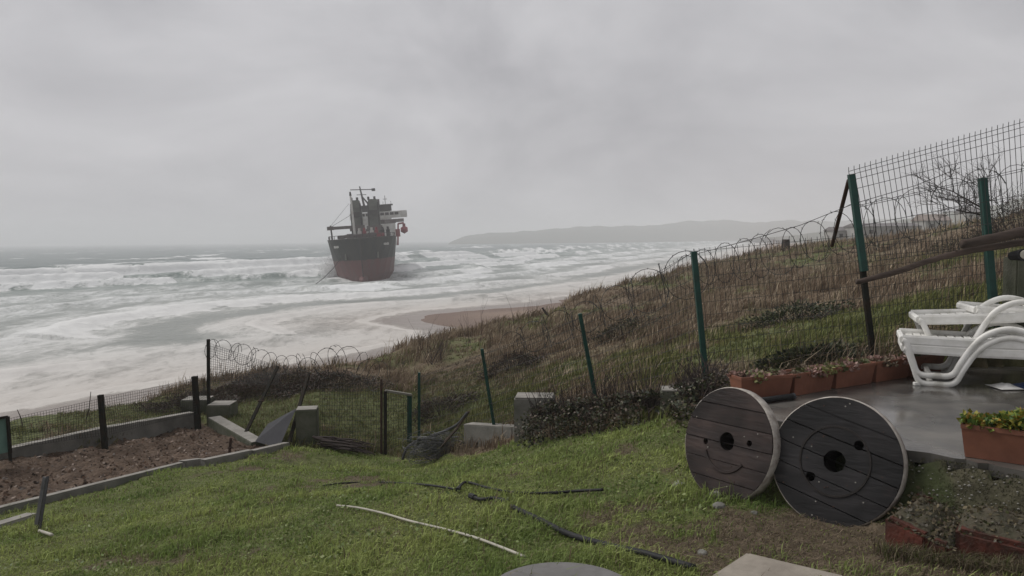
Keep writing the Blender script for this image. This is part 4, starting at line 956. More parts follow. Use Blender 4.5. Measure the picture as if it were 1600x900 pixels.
def ivy(label, p0, p1, n, seed, hgt, wid=.2):
    r = np.random.default_rng(seed); u = r.uniform(0, 1, n); a, b_ = np.array(p0), np.array(p1)
    base = a + (b_ - a) * u[:, None]
    lump = .15 + 1.6 * fbm(u * 13, np.full(n, seed * 1.7), seed, 3)
    ang = r.uniform(-.2, np.pi + .2, n); rad = r.uniform(.75, 1.05, n) * lump
    d = b_ - a; nx, ny = d[1], -d[0]; l = math.hypot(nx, ny); nx /= l; ny /= l
    off = np.cos(ang) * rad * wid
    pts = base + np.c_[nx * off, ny * off, np.sin(ang) * rad * hgt]
    pts = pts + np.c_[nx * np.full(n, .12), ny * np.full(n, .12), -r.uniform(0, 1, n) * .45 * (ang < 1.1)]
    o = thing('ivy', label, 'ivy', tuple(p0), 'dark ivy over the wall')
    leaf_cloud('leaves', M_leaf, o, pts, jit([(.028, .034, .018), (.045, .05, .026), (.06, .04, .03), (.085, .06, .045), (.02, .024, .014), (.10, .085, .06), (.075, .08, .035)], n, r), .05, seed=seed)
    s = MB()
    for k in range(14):
        q = base[k] ; s.tube([Vector(q) + Vector((nx, ny, 0)) * .14 - Vector((0, 0, .6)), Vector(q) + Vector((nx * .16 + random.uniform(-.1, .1), ny * .16, -.1)), Vector(q) + Vector((random.uniform(-.2, .2), 0, .2))], .008, 4)
    for k in range(90):
        q = Vector(base[14 + k]) + Vector((nx * .1, ny * .1, -.05)); d = Vector((random.uniform(-.25, .25), random.uniform(-.2, .2), random.uniform(.2, .7)))
        s.tube([q, q + d * .6, q + d + Vector((random.uniform(-.1, .1), 0, -.06))], [.006, .005, .003], 3, cap=False)
    s.build('stems', M_twig, o, world=True)
ivy('dark ivy heaped on the wall beside the tall concrete block', P(842, 655, 13.1), P(921, 645, 12.0), 3000, 11, .20, .36)
ivy('dark ivy hedge between the two mossy pillars', P(928, 640, 12.0), P(1040, 630, 10.4), 3200, 12, .16, .34)
ivy('ragged ivy and rubble growth right of the mossy pillar', P(1078, 625, 10.1), P(1128, 618, 9.0), 1600, 13, .16, .25)
for k, (x, y, D) in enumerate(((1040, 607, 10.3), (1058, 604, 10.3), (1066, 609, 10.25))):
    pass

# ------------------------------------------------------------------ gate
gt = thing('garden_gate', 'narrow garden gate with dark posts and pale top rail', 'gate', P(600, 706, 17.3))
def gpart(name, a, b_, w, M_): s = MB(); s.bar(a, b_, w, w, up=(0, 1, 0)); s.build(name, M_, gt, world=True, bevel=.004, seg=1)
gpart('gate_post', P(596, 712, 17.3), P(596, 592, 17.3), .05, M_rust); gpart('gate_post', P(602, 710, 17.25), P(602, 611, 17.25), .07, M_darkpost)
gpart('gate_post', P(640, 690, 17.8), P(640, 617, 17.8), .10, M_greenpost)
gpart('top_rail', P(602, 610.5, 17.25), P(643, 617, 17.75), .05, M_conc_top)
mesh_panel(P(603, 706, 17.25), P(638, 688, 17.75), P(603, 612, 17.25), P(638, 618, 17.75), 9, 18, .004).build('mesh_panel', M_wire, gt, world=True)
mesh_panel(P(500, 700, 17.6), P(595, 706, 17.3), P(500, 600, 17.6), P(595, 598, 17.3), 24, 18, .004, wob=.04).build('mesh_panel', M_wire, gt, world=True)
mesh_panel(P(643, 690, 17.8), P(655, 688, 17.9), P(643, 620, 17.8), P(655, 586, 17.9), 4, 14, .0026).build('mesh_panel', M_wire, gt, world=True)

# brushwood pile
bpz = G(540, 705)
bw = thing('brushwood_pile', 'pile of dark cut branches lying beside the gate', 'branches', bpz)
rn = random.Random(3)
for k in range(34):
    u = rn.uniform(0, 1); x0 = 490 + rn.uniform(-3, 30); y0 = 682 + u * 16 + rn.uniform(-3, 3); x1 = 545 + rn.uniform(0, 42); y1 = y0 + rn.uniform(4, 18)
    D = 17.4 - u * .5; a = P(x0, y0, D); b_ = P(x1, min(y1, 714), D - rn.uniform(0, .3))
    for q in (a, b_): q.z = max(gz(q.x, q.y) + .08 + rn.uniform(0, .2), q.z - .4)
    mid = a.lerp(b_, .5) + Vector((0, 0, rn.uniform(-.04, .06))); s = MB(); r0 = rn.uniform(.012, .028); s.tube([a, mid, b_], [r0, r0 * .8, r0 * .45], 5); s.build('branch', M_twig, bw, world=True)

# rolled, crumpled wire and arched pipe by the wall
rl = thing('wire_bundle', 'crumpled heap of grey wire mesh and bent pipe against the low wall', 'wire mesh', G(690, 712))
s = MB(); s.tube(bez([P(629, 718, 15.9), P(636, 700, 15.9), P(652, 689, 15.8), P(676, 681, 15.6), P(700, 671, 15.3), P(716, 662, 15.1), P(730, 645, 14.9)], 5), .028, 6); s.build('bent_pipe', M_grey_sheet, rl, world=True, smooth=True)
s = MB(); s.tube([P(695, 690, 15.2), P(712, 672, 15.1), P(733, 643, 14.9)], .022, 6); s.tube([P(688, 700, 15.2), P(716, 668, 15.0)], .018, 6); s.build('broken_pole', M_log, rl, world=True)
for k in range(70):
    a0 = rn.uniform(0, 6.28); c = P(rn.uniform(645, 715), rn.uniform(684, 712), 15.4); pts = []
    rx, rz_ = rn.uniform(.12, .4), rn.uniform(.06, .2); tl_ = rn.uniform(-.6, .6)
    for q in range(12):
        a = a0 + q * .42; pts.append(c + Vector((rx * math.cos(a), rn.uniform(-.03, .03) + .25 * tl_ * math.sin(a), rz_ * math.sin(a) + tl_ * rx * math.cos(a) * .4)))
    s = MB() if k == 0 else s
    if k == 0: wires = MB()
    wires.tube(pts, .006, 3, cap=False)
wires.build('tangled_wire', M_wire2, rl, world=True)
q0, q1, q2 = P(640, 716, 15.7), P(705, 712, 15.3), P(712, 668, 15.15); mesh_panel(q0, q1, P(652, 690, 15.75), q2, 26, 14, .004, wob=.12, seed=2).build('mesh_sheet', M_wire2, rl, world=True)

# ------------------------------------------------------------------ logs leaning on the tall fence
def log(label, pts, r0, r1):
    o = thing('wooden_pole', label, 'pole', pts[0], 'weathered poles laid across the tall fence'); s = MB(); n_ = len(pts)
    pts = bez(pts, 6); m_ = len(pts); rn = random.Random(len(label))
    s.tube([p + Vector((0, 0, rn.uniform(-.004, .004))) for p in pts], [r0 + (r1 - r0) * i / (m_ - 1) + rn.uniform(-.002, .002) for i in range(m_)], 10); s.build('pole_shaft', M_log, o, world=True, smooth=True)
    k = MB(); q = pts[m_ // 2]; k.tube([q, q + Vector((.02, -.03, .05))], [.02, .012], 6); k.build('knot', M_log, o, world=True); return o
log('long thin weathered pole sloping across the tall fence', [P(1338, 441, 9.66), P(1400, 425, 9.68), P(1460, 405, 9.72), P(1520, 391, 9.75), P(1570, 383, 9.78), P(1680, 366, 9.8)], .032, .045)
log('short thick log lying on the thin pole at the right edge', [P(1503, 382, 9.66), P(1550, 373, 9.68), P(1600, 362, 9.7), P(1690, 346, 9.7)], .055, .07)
# lamp and post just inside the right edge
lp = thing('wall_lamp', 'small dark lamp with pale lens below the logs', 'lamp', P(1597, 398, 9.6))
s = MB(); s.tube([P(1580, 400, 9.7), P(1600, 398, 9.5)], [.05, .075], 12); s.build('housing', M_hose, lp, world=True)
s = MB(); s.tube([P(1600, 398, 9.5), P(1601, 398, 9.47)], [.055, .045], 12); s.build('lens', M_pvc, lp, world=True)
block('concrete_pillar', 'grey concrete pillar at the right edge behind the loungers', 1585, 1625, 402, 560, 9.9, .3, M_conc_moss, None, 0, 'pillar')

# ------------------------------------------------------------------ mossy bank: red clay blocks, pebbles
M_dry2 = M_dry
def redbox(label, pts_px, D, h, dep):
    a = P(*pts_px[0], D[0]); b_ = P(*pts_px[1], D[1]); d = b_ - a; n_ = Vector((-d.y, d.x, 0)).normalized() * dep
    o = thing('clay_block', label, 'clay block', a, 'broken red clay blocks in the mossy bank'); dn = Vector((0, 0, -h))
    mb = MB(); mb.hexa([a + dn, b_ + dn, b_ + dn + n_, a + dn + n_, a, b_, b_ + n_, a + n_]); mb.build('body', M_redclay, o, world=True, bevel=.03)
    mb = MB(); nu, nv = 16, 8; V = []
    for iu in range(nu):
        for iv in range(nv):
            u, v = iu / (nu - 1), iv / (nv - 1); q = a.lerp(b_, .02 + .96 * u) + n_ * (.10 + v * 1.15)
            q.z += -.02 + (.025 + .055 * float(vn(u * 6 + a.x * 5, v * 3, 9))) * min(1, v * 4) * min(1, u * 8, (1 - u) * 8) + .03 * v; V.append(q)
    mb.add(V, [(iu * nv + iv, (iu + 1) * nv + iv, (iu + 1) * nv + iv + 1, iu * nv + iv + 1) for iu in range(nu - 1) for iv in range(nv - 1)]); mb.build('earth_fill', M_mossfill, o, world=True, smooth=True)
    r = np.random.default_rng(int(abs(a.x) * 1e4)); k = r.choice(nu * nv, 420); pts = np.array([tuple(V[q]) for q in k]) + np.c_[r.normal(0, .018, (420, 2)), np.zeros(420)]; cc = jit([(.10, .085, .05), (.05, .055, .022), (.15, .125, .08), (.07, .055, .038), (.12, .11, .09)], 420, r)
    leaf_cloud('moss_and_litter', M_dry, o, pts, cc, .03, flat=.35, seed=4)
    return o
M_mossfill = mat('mossy_earth', (.07, .058, .04), (.045, .043, .026), 9, .95, .7, 40, c3=(.15, .14, .12))
redbox('red clay block beside the foot of the black reel', [(1380, 806), (1448, 838)], (5.5, 5.25), .22, .34)
redbox('small broken red clay block between the two larger ones', [(1450, 842), (1484, 852)], (5.22, 5.12), .2, .3)
redbox('large red clay block in the lower right corner', [(1492, 826), (1640, 862)], (5.15, 4.85), .3, .34)
redbox('red clay block half buried higher in the mossy bank', [(1424, 772), (1530, 797)], (5.75, 5.5), .14, .22)
redbox('red clay block showing between the two reels', [(1203, 752), (1222, 765)], (6.9, 6.75), .2, .25)
M_peb = mat('pebble', (.22, .21, .19), (.12, .115, .10), 30, .8)
def rock(rad, seed, sq=.6):
    rn = random.Random(seed); bm = bmesh.new(); bmesh.ops.create_icosphere(bm, subdivisions=2, radius=rad)
    for v in bm.verts:
        n_ = vn(np.array([v.co.x / rad * 1.6 + seed]), np.array([v.co.y / rad * 1.6 + v.co.z / rad]), seed)[0]
        v.co *= .7 + .6 * n_; v.co.z *= sq
    me = bpy.data.meshes.new('rock'); bm.to_mesh(me); bm.free(); return me
for k, (x, y, rad, lab) in enumerate(((1060, 760, .065, 'flat pale stone on the grass left of the brown reel'), (1120, 777, .06, 'pale stone under the lower edge of the brown reel'), (1122, 793, .055, 'grey stone on the worn earth in front of the brown reel'), (1098, 866, .04, 'small pale stone near the black hose'),
        (1178, 803, .03, 'tiny stone on worn earth between the reels'))):
    p = G(x, y); o = link_mesh('stone', rock(rad, 40 + k), M_stone); o.location = p + Vector((0, 0, rad * .2)); o.rotation_euler = (0, 0, k * 1.3); tag(o, lab, 'stone', 'loose stones on the lawn')
V = []; F = []
r = np.random.default_rng(14)
pm_ = MB()
for k in range(170):
    px_, py_ = r.uniform(1405, 1640), r.uniform(705, 800)
    p = G(px_, py_, 4.2, 8); rad = r.uniform(.003, .009) * (1.5 if r.random() < .1 else 1)
    if inpoly(np.array([p.x]), np.array([p.y]), PATIO)[0]: continue
    pm_.tube([p, p + Vector((0, 0, rad * .5)), p + Vector((0, 0, rad))], [rad, rad * 1.1, rad * .4], 5)
o = pm_.build('pebbles', M_peb); tag(o, 'white pebbles scattered on the mossy bank', 'pebbles', kind='stuff')

# ------------------------------------------------------------------ hoses and pipes on the lawn
def on_ground(pxs, r, lift=.0):
    out = []
    for x, y in pxs:
        p = G(x, y); p = ground(p); out.append(p + Vector((0, 0, r * .7 + lift)))
    return bez(out, 6)
def hose(name, label, pxs, r, M_, cat='hose', ends=None, lift=0.012, group=None):
    pts = on_ground(pxs, r, lift); o = thing(name, label, cat, pts[0], group); s = MB(); s.tube(pts, r, 8); s.build('tube', M_, o, world=True, smooth=True)
    if ends:
        for i in ends: e_ = MB(); d = (pts[i] - pts[i + (1 if i == 0 else -1)]).normalized(); e_.tube([pts[i] - d * .07, pts[i] + d * .05], r * 1.6, 8); e_.build('coupling', M_hose, o, world=True)
    return o
HG = 'pieces of pipe and hose lying on the lawn'
hose('water_hose', 'black hose running from the bottom edge up over the worn grass', [(1085, 899), (1010, 876), (950, 862), (890, 845), (845, 822), (800, 800)], .024, M_hose, lift=.03, group=HG)
hose('water_hose', 'thin black hose with coupling lying across the middle of the lawn', [(716, 770), (728, 760), (760, 768), (800, 776), (850, 778), (900, 774), (942, 772)], .014, M_hose, ends=(0,), lift=.03, group=HG)
hose('water_hose', 'short black bent hose piece just below the coupling', [(738, 781), (752, 786), (772, 784), (790, 790)], .018, M_hose, ends=(0, -1), lift=.02, group=HG)
hose('water_hose', 'faint dark hose half hidden in the grass near the gate', [(505, 762), (540, 757), (600, 756), (660, 760), (712, 768)], .012, M_hose, lift=.012, group=HG)
hose('white_pipe', 'long thin white pipe curving over the green lawn', [(527, 795), (560, 799), (600, 808), (640, 820), (690, 832), (740, 846), (785, 864), (820, 878)], .011, M_pvc, 'pipe', lift=.028, group=HG)
hose('white_pipe', 'short white pipe stub beside the tilted steel post', [(62, 839), (82, 846)], .018, M_pvc, 'pipe', lift=.06, group=HG)
hose('black_pipe', 'dark pipe lying on the patio behind the brown reel', [(1188, 629), (1236, 622)], .03, M_hose, 'pipe', group=HG) if False else None
a, b_ = PZ(1186, 632, PAT_Z) + Vector((0, 0, .035)), PZ(1237, 625, PAT_Z) + Vector((0, 0, .035))
o = thing('black_pipe', 'dark pipe lying on the patio behind the brown reel', 'pipe', a); s = MB(); s.tube([a, b_], .032, 10); s.build('tube', M_hose, o, world=True, smooth=True)
s = MB(); s.tube([b_, b_ + (b_ - a).normalized() * .03], .034, 10); s.build('end_cap', M_grey_sheet, o, world=True)
o = thing('white_block', 'small white offcut lying on the wet patio beside the loungers', 'block', PZ(1433, 602, PAT_Z)); s = MB(); s.box((0, 0, .018), (.075, .05, .034)); s.build('piece', M_white, o, bevel=.004)
bg_ = PZ(1588, 606, PAT_Z); o = thing('plastic_bag', 'crumpled blue and white plastic bag on the wet patio under the loungers', 'bag', bg_)
r = np.random.default_rng(3); n_ = 15
for nm, Mb, ox in (('white_part', M_white, -.12), ('blue_part', mat('blue_plastic', (.03, .06, .16), (.02, .04, .11), 5, .4), .10)):
    V = [((i / 14 - .5) * .26 + ox, (j / 14 - .5) * .30, .012 + .03 * max(0, 1 - (abs(i - 7) / 7) ** 2) * max(0, 1 - (abs(j - 7) / 7) ** 2) * (.5 + float(vn(i * .6 + ox * 9, j * .6, 3)))) for i in range(n_) for j in range(n_)]
    MB().add(V, [(i * n_ + j, (i + 1) * n_ + j, (i + 1) * n_ + j + 1, i * n_ + j + 1) for i in range(n_ - 1) for j in range(n_ - 1)]).build(nm, Mb, o)
# tilted steel post
o = stake('tilted grey steel angle post in front of the soil bed', 56, 831, 9.9, 71, 745, 10.1, .024, M_wire2, 'steel_post', 'post')
s = MB(); s.bar(P(62, 829, 9.87), P(75, 744, 10.07), .03, .012); s.build('flange', M_grey_sheet, o, world=True)

# covers at the bottom edge
cvp = G(872, 897)
cv = thing('round_cover', 'round grey concrete cover at the bottom edge', 'cover', (cvp.x, cvp.y - .46, gz(cvp.x, cvp.y) + .0))
s = MB(); n_ = 48; ring_ = [(.46 * math.cos(6.2832 * k / n_), .46 * math.sin(6.2832 * k / n_)) for k in range(n_)]; s.prism(ring_, -.2, .085); s.build('lid', M_cover if False else mat('cover_grey', (.15, .145, .14), (.115, .11, .105), 5, .6, .2), cv, bevel=.012)
s = MB(); s.tube([(-.08, .0, .085), (-.08, .0, .12), (.08, 0, .12), (.08, 0, .085)], .01, 6); s.build('handle', M_rust, cv)
M_slab = mat('beige_slab', (.27, .24, .20), (.20, .175, .145), 6, .8, .3, 30)
sl = G(1160, 868); sl2 = G(1318, 899); sl0 = G(1098, 899)
so_ = thing('paving_slab', 'beige paving slab with bevelled border at the bottom edge', 'slab', (sl.x, sl.y, sl.z))
zz = sl.z + .09
pp = [PZ(1165, 863, zz), PZ(1330, 902, zz), PZ(1300, 985, zz), PZ(1085, 915, zz)]
def inset(ps, k): c = sum(ps, Vector()) / len(ps); return [p + (c - p) * k for p in ps]
s = MB(); dn = Vector((0, 0, -.2)); s.hexa([p + dn for p in reversed(pp)] + [p for p in reversed(pp)]); s.build('slab_body', M_slab, so_, world=True, bevel=.012)
qq = inset(pp, .10); up = Vector((0, 0, .018)); s = MB(); s.hexa([p - Vector((0, 0, .004)) for p in reversed(qq)] + [p + up for p in reversed(inset(pp, .13))]); s.build('raised_panel', M_slab, so_, world=True)

# ------------------------------------------------------------------ soil bed
soil_xy = np.array(SOIL); mn, mxx = soil_xy.min(0), soil_xy.max(0)
xs_ = np.arange(mn[0], mxx[0], .07); ys_ = np.arange(mn[1], mxx[1], .07); XX, YY = np.meshgrid(xs_, ys_, indexing='ij')
ok = inpoly(XX, YY, SOIL); ZZ = H(XX, YY) - .10 + (fbm(XX * 4.2, YY * 4.2, 121, 4) - .5) * .19 + (vn(XX * 9, YY * 9, 131) - .5) * .05
idx = np.full(XX.shape, -1); idx[ok] = np.arange(ok.sum())
fq = np.stack([idx[:-1, :-1], idx[1:, :-1], idx[1:, 1:], idx[:-1, 1:]], -1).reshape(-1, 4); fq = fq[(fq >= 0).all(1)]
n1_ = fbm(XX[ok] * 3, YY[ok] * 3, 141, 4)[:, None]; sc_ = np.array([.062, .044, .033]) * (1 - n1_) + np.array([.115, .083, .062]) * n1_
so = fast_mesh('soil_bed', np.c_[XX[ok], YY[ok], ZZ[ok]], fq, attr_mat('dug_soil', .95, .1, bump=.9, bscale=22, vary=.45, vscale=14), smooth=True, attrs={'col': np.c_[sc_, np.ones(len(sc_))]})
tag(so, 'bare brown dug soil of the garden bed', 'soil', kind='structure')
r = np.random.default_rng(17); k = r.choice(ok.sum(), 2600); lp_ = np.c_[XX[ok][k] + r.uniform(-.04, .04, 2600), YY[ok][k] + r.uniform(-.04, .04, 2600), ZZ[ok][k] + .004]
o = leaf_cloud('fallen_leaves', M_leaf, None, lp_, jit([(.14, .09, .062), (.10, .065, .045), (.17, .125, .095), (.05, .036, .027)], 2600, r), .07, flat=.25, seed=8)
tag(o, 'withered brown leaves lying over the soil bed', 'leaves', kind='stuff')

# ------------------------------------------------------------------ grass
def blades(name, x, y, z, hgt, wid, bend, col, mat_, seed, segs=2, wind=(.25, -.1), parent=None):
    r = np.random.default_rng(seed); n = len(x); a = r.uniform(0, 2 * np.pi, n); side = np.c_[np.cos(a), np.sin(a), np.zeros(n)]
    la = r.uniform(0, 2 * np.pi, n); ld = np.c_[np.cos(la) + wind[0] * 2, np.sin(la) + wind[1] * 2, np.zeros(n)] * bend[:, None]
    p = np.c_[x, y, z]; up = np.array([0, 0, 1.0])
    m1 = p + up * hgt[:, None] * .55 + ld * hgt[:, None] * .25; tip = p + up * (hgt * np.clip(1 - .35 * bend, .3, 1))[:, None] + ld * hgt[:, None] * .95
    w = (wid / 2)[:, None]
    V = np.stack([p - side * w, p + side * w, m1 + side * w * .75, m1 - side * w * .75, tip], 1).reshape(-1, 3)
    b = (np.arange(n) * 5)[:, None]
    F = np.concatenate([b + [[0, 1, 2]], b + [[0, 2, 3]], b + [[3, 2, 4]]], 0)
    c = np.repeat(col, 5, 0)
    return fast_mesh(name, V, F, mat_, parent, attrs={'col': np.c_[c, np.ones(len(c))]})
def scatter(n, r0, r1, az0, az1, seed, power=0.0):
    r = np.random.default_rng(seed); az = np.radians(r.uniform(az0, az1, n)); u = r.uniform(0, 1, n); rad = r0 * (r1 / r0) ** u
    return rad * np.sin(az), rad * np.cos(az), r
# lawn
x, y, r = scatter(330000, 4.2, 19, -44, 42, 201)
c, lawn, soil, wk, e, s = zone_color(x, y)
dpt, _ = polydist(x, y, PEDGE)
keep = lawn & ~soil & (r.uniform(0, 1, len(x)) > wk * .58) & ~((dpt < .03) & (dpt > -.36) & (x > 2.2))
x, y, wk = x[keep], y[keep], wk[keep]; z = H(x, y); n = len(x)
tuft = fbm(x * 2.2, y * 2.2, 211, 3); tone = sstep(.2, .8, fbm(x * 1.1, y * 1.1, 221, 4))[:, None]; dist = np.hypot(x, y)
hg = (.035 + .06 * sstep(.4, .75, tuft)) * r.uniform(.6, 1.4, n) * (1 - .25 * wk); hg = hg * np.where(r.uniform(0, 1, n) < .03, r.uniform(1.5, 2.6, n), 1); wd = .0055 * (1 + dist / 9) * r.uniform(.7, 1.3, n)
col = np.array([.135, .19, .05]) * (1 - tone) + np.array([.27, .31, .10]) * tone
col = col * r.uniform(.55, 1.5, (n, 1)); dry = r.uniform(0, 1, n) < (.09 + .5 * wk)
col[dry] = np.array([.18, .15, .09]) * r.uniform(.6, 1.3, (dry.sum(), 1))
o = blades('lawn_grass', x, y, z - .01, hg, wd, r.uniform(.2, 1.1, n), col, M_grass, 202); tag(o, 'short green lawn grass of the sloping garden', 'grass', kind='stuff')
# straw and weeds on the worn patch
x, y, r = scatter(30000, 4.3, 9, 0, 42, 203); c, lawn, soil, wk, e, s = zone_color(x, y); dpt, _ = polydist(x, y, PEDGE)
keep = lawn & (wk > .35) & (dpt < -.36); x, y = x[keep], y[keep]; n = len(x); r_ = np.random.default_rng(5)
o = blades('dry_litter', x, y, H(x, y) + .004, r_.uniform(.02, .05, n), r_.uniform(.003, .007, n), r_.uniform(1.2, 3.0, n), jit([(.13, .10, .07), (.08, .06, .045), (.18, .14, .10)], n, r_), M_dry, 204); tag(o, 'dry straw litter on the worn earth before the reels', 'straw', kind='stuff')
r_ = np.random.default_rng(71); n = 2600; u = r_.uniform(0, 1, n); ca = np.array(P(1372, 826, 5.42))[:2]; cb = np.array(P(1640, 880, 4.78))[:2]; ctr = r_.integers(0, 34, n) / 34 + r_.normal(0, .008, n)
xy = ca + (cb - ca) * ctr[:, None] + np.c_[r_.normal(0, .03, n), r_.normal(-.07, .05, n)]
o = blades('edge_weeds', xy[:, 0], xy[:, 1], H(xy[:, 0], xy[:, 1]) - .01, r_.uniform(.04, .17, n), r_.uniform(.003, .008, n), r_.uniform(.2, 1.3, n), jit([(.12, .10, .06), (.08, .09, .03), (.17, .14, .09), (.07, .05, .035)], n, r_, .3), M_grass, 272); tag(o, 'ragged weeds and dead stems in front of the red clay blocks', 'weeds', kind='stuff')
# the bank's moss
x, y, r = scatter(120000, 4.6, 8.5, 8, 44, 205); dpt, _ = polydist(x, y, PEDGE); keep = (dpt < -.005) & (dpt > -.40) & ~inpoly(x, y, PATIO) & (fbm(x * 5, y * 5, 231, 3) > .40); x, y = x[keep], y[keep]; n = len(x); r_ = np.random.default_rng(6)
o = blades('bank_moss', x, y, H(x, y) - .004, r_.uniform(.008, .026, n), r_.uniform(.004, .008, n), r_.uniform(.3, 1.2, n), jit([(.045, .052, .02), (.06, .058, .03), (.08, .07, .045)], n, r_), M_grass, 206); tag(o, 'short moss on the bank under the patio edge', 'moss', kind='stuff')

# hillside: dry brown and dull green grass
x, y, r = scatter(60000, 9.0, 105, -44, 44, 207)
c, lawn, soil, wk, e, s = zone_color(x, y)
keep = ~lawn & ~soil & (e < 7) & ~inpoly(x, y, PATIO)
x, y, e = x[keep], y[keep], e[keep]; n = len(x); dist = np.hypot(x, y)
n3 = fbm(x * .22, y * .22, 61, 3); n1 = fbm(x * .9, y * .9, 41, 4); tuft = fbm(x * .55, y * .55, 243, 3)
green = sstep(.43, .54, n3 * .5 + n1 * .5 + r.uniform(-.05, .05, n) - .10 * sstep(14, 30, dist) + .07 * (1 - sstep(11, 22, dist)) * (x > 0))
strip = np.exp(-((y - 21) / 3.0) ** 2) * (x < -2.5); green = np.clip(green + strip * .7 + .6 * np.exp(-(np.hypot((x + 2.2) / 3.0, (y - 20) / 2.5)) ** 2), 0, 1)
isg = r.uniform(0, 1, n) < green
hb = jit([(.19, .142, .098), (.24, .188, .13), (.14, .104, .075), (.31, .255, .18), (.16, .115, .082)], n, r, .3); hgn = jit([(.09, .105, .036), (.13, .14, .05), (.175, .17, .07)], n, r, .3)
tc_ = np.where(isg[:, None], hgn, hb)
th_ = (.10 + .46 * sstep(.36, .68, tuft) * np.where(isg, .45, 1)) * r.uniform(.55, 1.25, n) * np.clip(.75 + dist / 90, .7, 1.4) * (1 - .75 * strip * sstep(-4, -6, x) - .3 * strip)
big = r.uniform(0, 1, n) < .035; th_ = th_ * np.where(big & ~isg, 1.7, 1)
K = 9; rep_ = np.repeat(np.arange(n), K); N = n * K; rad = .05 + .22 * th_[rep_]; aa = r.uniform(0, 6.283, N); rr_ = np.sqrt(r.uniform(0, 1, N)) * rad * (1 + dist[rep_] / 45)
bx_, by_ = x[rep_] + np.cos(aa) * rr_, y[rep_] + np.sin(aa) * rr_
ok_ = ~inpoly(bx_, by_, LAWN) & ~inpoly(bx_, by_, SOIL) & ~inpoly(bx_, by_, PATIO); bx_, by_, rep_ = bx_[ok_], by_[ok_], rep_[ok_]; N = len(bx_)
hg = th_[rep_] * r.uniform(.55, 1.15, N); wd = .0068 * (1 + dist[rep_] / 10) * r.uniform(.6, 1.3, N)
o = blades('hillside_grass', bx_, by_, H(bx_, by_) - .02, hg, wd, r.uniform(.1, .95, N), tc_[rep_] * r.uniform(.7, 1.3, (N, 1)), M_dry, 208, wind=(.35, -.15)); tag(o, 'tall dry brown and green grass covering the slope', 'grass', kind='stuff')

x, y, r = scatter(60000, 15.5, 27, -30, 2, 261); lw = inpoly(x, y, LAWN) | inpoly(x, y, SOIL); e, _ = polydist(x, y, BLUFF); keep = ~lw & (e < 2); x, y = x[keep], y[keep]; n = len(x)
o = blades('bank_grass', x, y, H(x, y) - .01, r.uniform(.05, .16, n), r.uniform(.008, .02, n), r.uniform(.2, 1.0, n), jit([(.08, .10, .032), (.12, .135, .045), (.16, .15, .07), (.13, .10, .065)], n, r, .3), M_grass, 262); tag(o, 'rough short grass round the gate and behind the garden wall', 'grass', kind='stuff')
x, y, r = scatter(12000, 4.4, 16, -42, 30, 263); c, lawn, soil, wk, e, s = zone_color(x, y); keep = lawn & ~soil & (wk < .5) & (fbm(x * 1.6, y * 1.6, 265, 3) > .52); x, y = x[keep], y[keep]; n = len(x)
o = leaf_cloud('lawn_weeds', M_leaf, None, np.c_[x, y, H(x, y) + .02 + r.uniform(0, .03, n)], jit([(.10, .14, .038), (.13, .17, .048), (.17, .20, .07)], n, r, .25), .036, flat=.4, seed=66); tag(o, 'broad-leaved weeds and clover growing in the lawn', 'weeds', kind='stuff')

# scrub mound of brambles on the left, and dark low bushes on the slope
def scrub(name, label, pxs, hgt, spread, n, cols, seed, cat='bush', group=None, leaf=.05, twigs=60, D=None):
    r = np.random.default_rng(seed); base = G(*pxs) if D is None else ground(P(pxs[0], pxs[1], D))
    o = thing(name, label, cat, base, group)
    u = r.normal(size=(n, 3)); u /= np.linalg.norm(u, axis=1)[:, None]; u[:, 2] = np.abs(u[:, 2]); rad = r.uniform(.45, 1.05, n) ** .6
    lump = .62 + .75 * fbm(u[:, 0] * 2.4 + seed, u[:, 1] * 2.4 + u[:, 2] * 2, seed, 3)
    px_ = base.x + u[:, 0] * spread[0] * rad * lump; py_ = base.y + u[:, 1] * spread[1] * rad * lump
    pts = np.c_[px_, py_, H(px_, py_) + u[:, 2] * hgt * rad * lump]
    leaf_cloud('foliage', M_leaf, o, pts, jit(cols, n, r, .35), leaf, seed=seed)
    s = MB()
    for k in range(twigs):
        q = Vector(pts[k]); b0 = Vector((base.x + (q.x - base.x) * .5, base.y + (q.y - base.y) * .5, 0)); b0.z = gz(b0.x, b0.y)
        ext = (q - b0) * r.uniform(1.05, 1.35); s.tube([b0, b0 + ext * .5 + Vector(r.normal(0, .05, 3)), b0 + ext], [.012, .008, .004], 3, cap=False)
    s.build('twigs', M_twig, o, world=True); return o
BR = [(.065, .042, .034), (.05, .035, .03), (.085, .056, .042), (.04, .036, .024), (.055, .052, .03)]
DG = [(.03, .042, .018), (.045, .058, .022), (.025, .03, .016), (.06, .065, .03)]
scrub('bramble_bush', 'wide dark bramble mound behind the garden wall, its left part', (372, 612), .42, (2.0, 1.4), 9000, BR, 301, group='bramble scrub on the mound', D=22.8)
scrub('bramble_bush', 'tallest dark bramble bush in the middle of the brown mound', (440, 600), .5, (2.0, 1.5), 9000, BR, 302, group='bramble scrub on the mound', D=23.6)
scrub('bramble_bush', 'dark bramble bush on the mound below the arching razor wire', (525, 600), .4, (2.0, 1.5), 8000, BR, 303, group='bramble scrub on the mound', D=23.8)
scrub('bramble_bush', 'low purplish bramble tangle behind the concrete corner block', (300, 640), .35, (1.3, .8), 4200, BR, 304, group='bramble scrub on the mound', D=21.2)
scrub('green_bush', 'low green bush behind the planter row, above the third planter', (1275, 560), .42, (.8, .4), 4200, DG, 305, group='green bushes on the slope', D=10.3)
scrub('green_bush', 'dark clump halfway up the slope left of the sagging wire', (975, 520), .5, (1.1, .9), 2600, BR + DG, 306, group='green bushes on the slope', D=22)
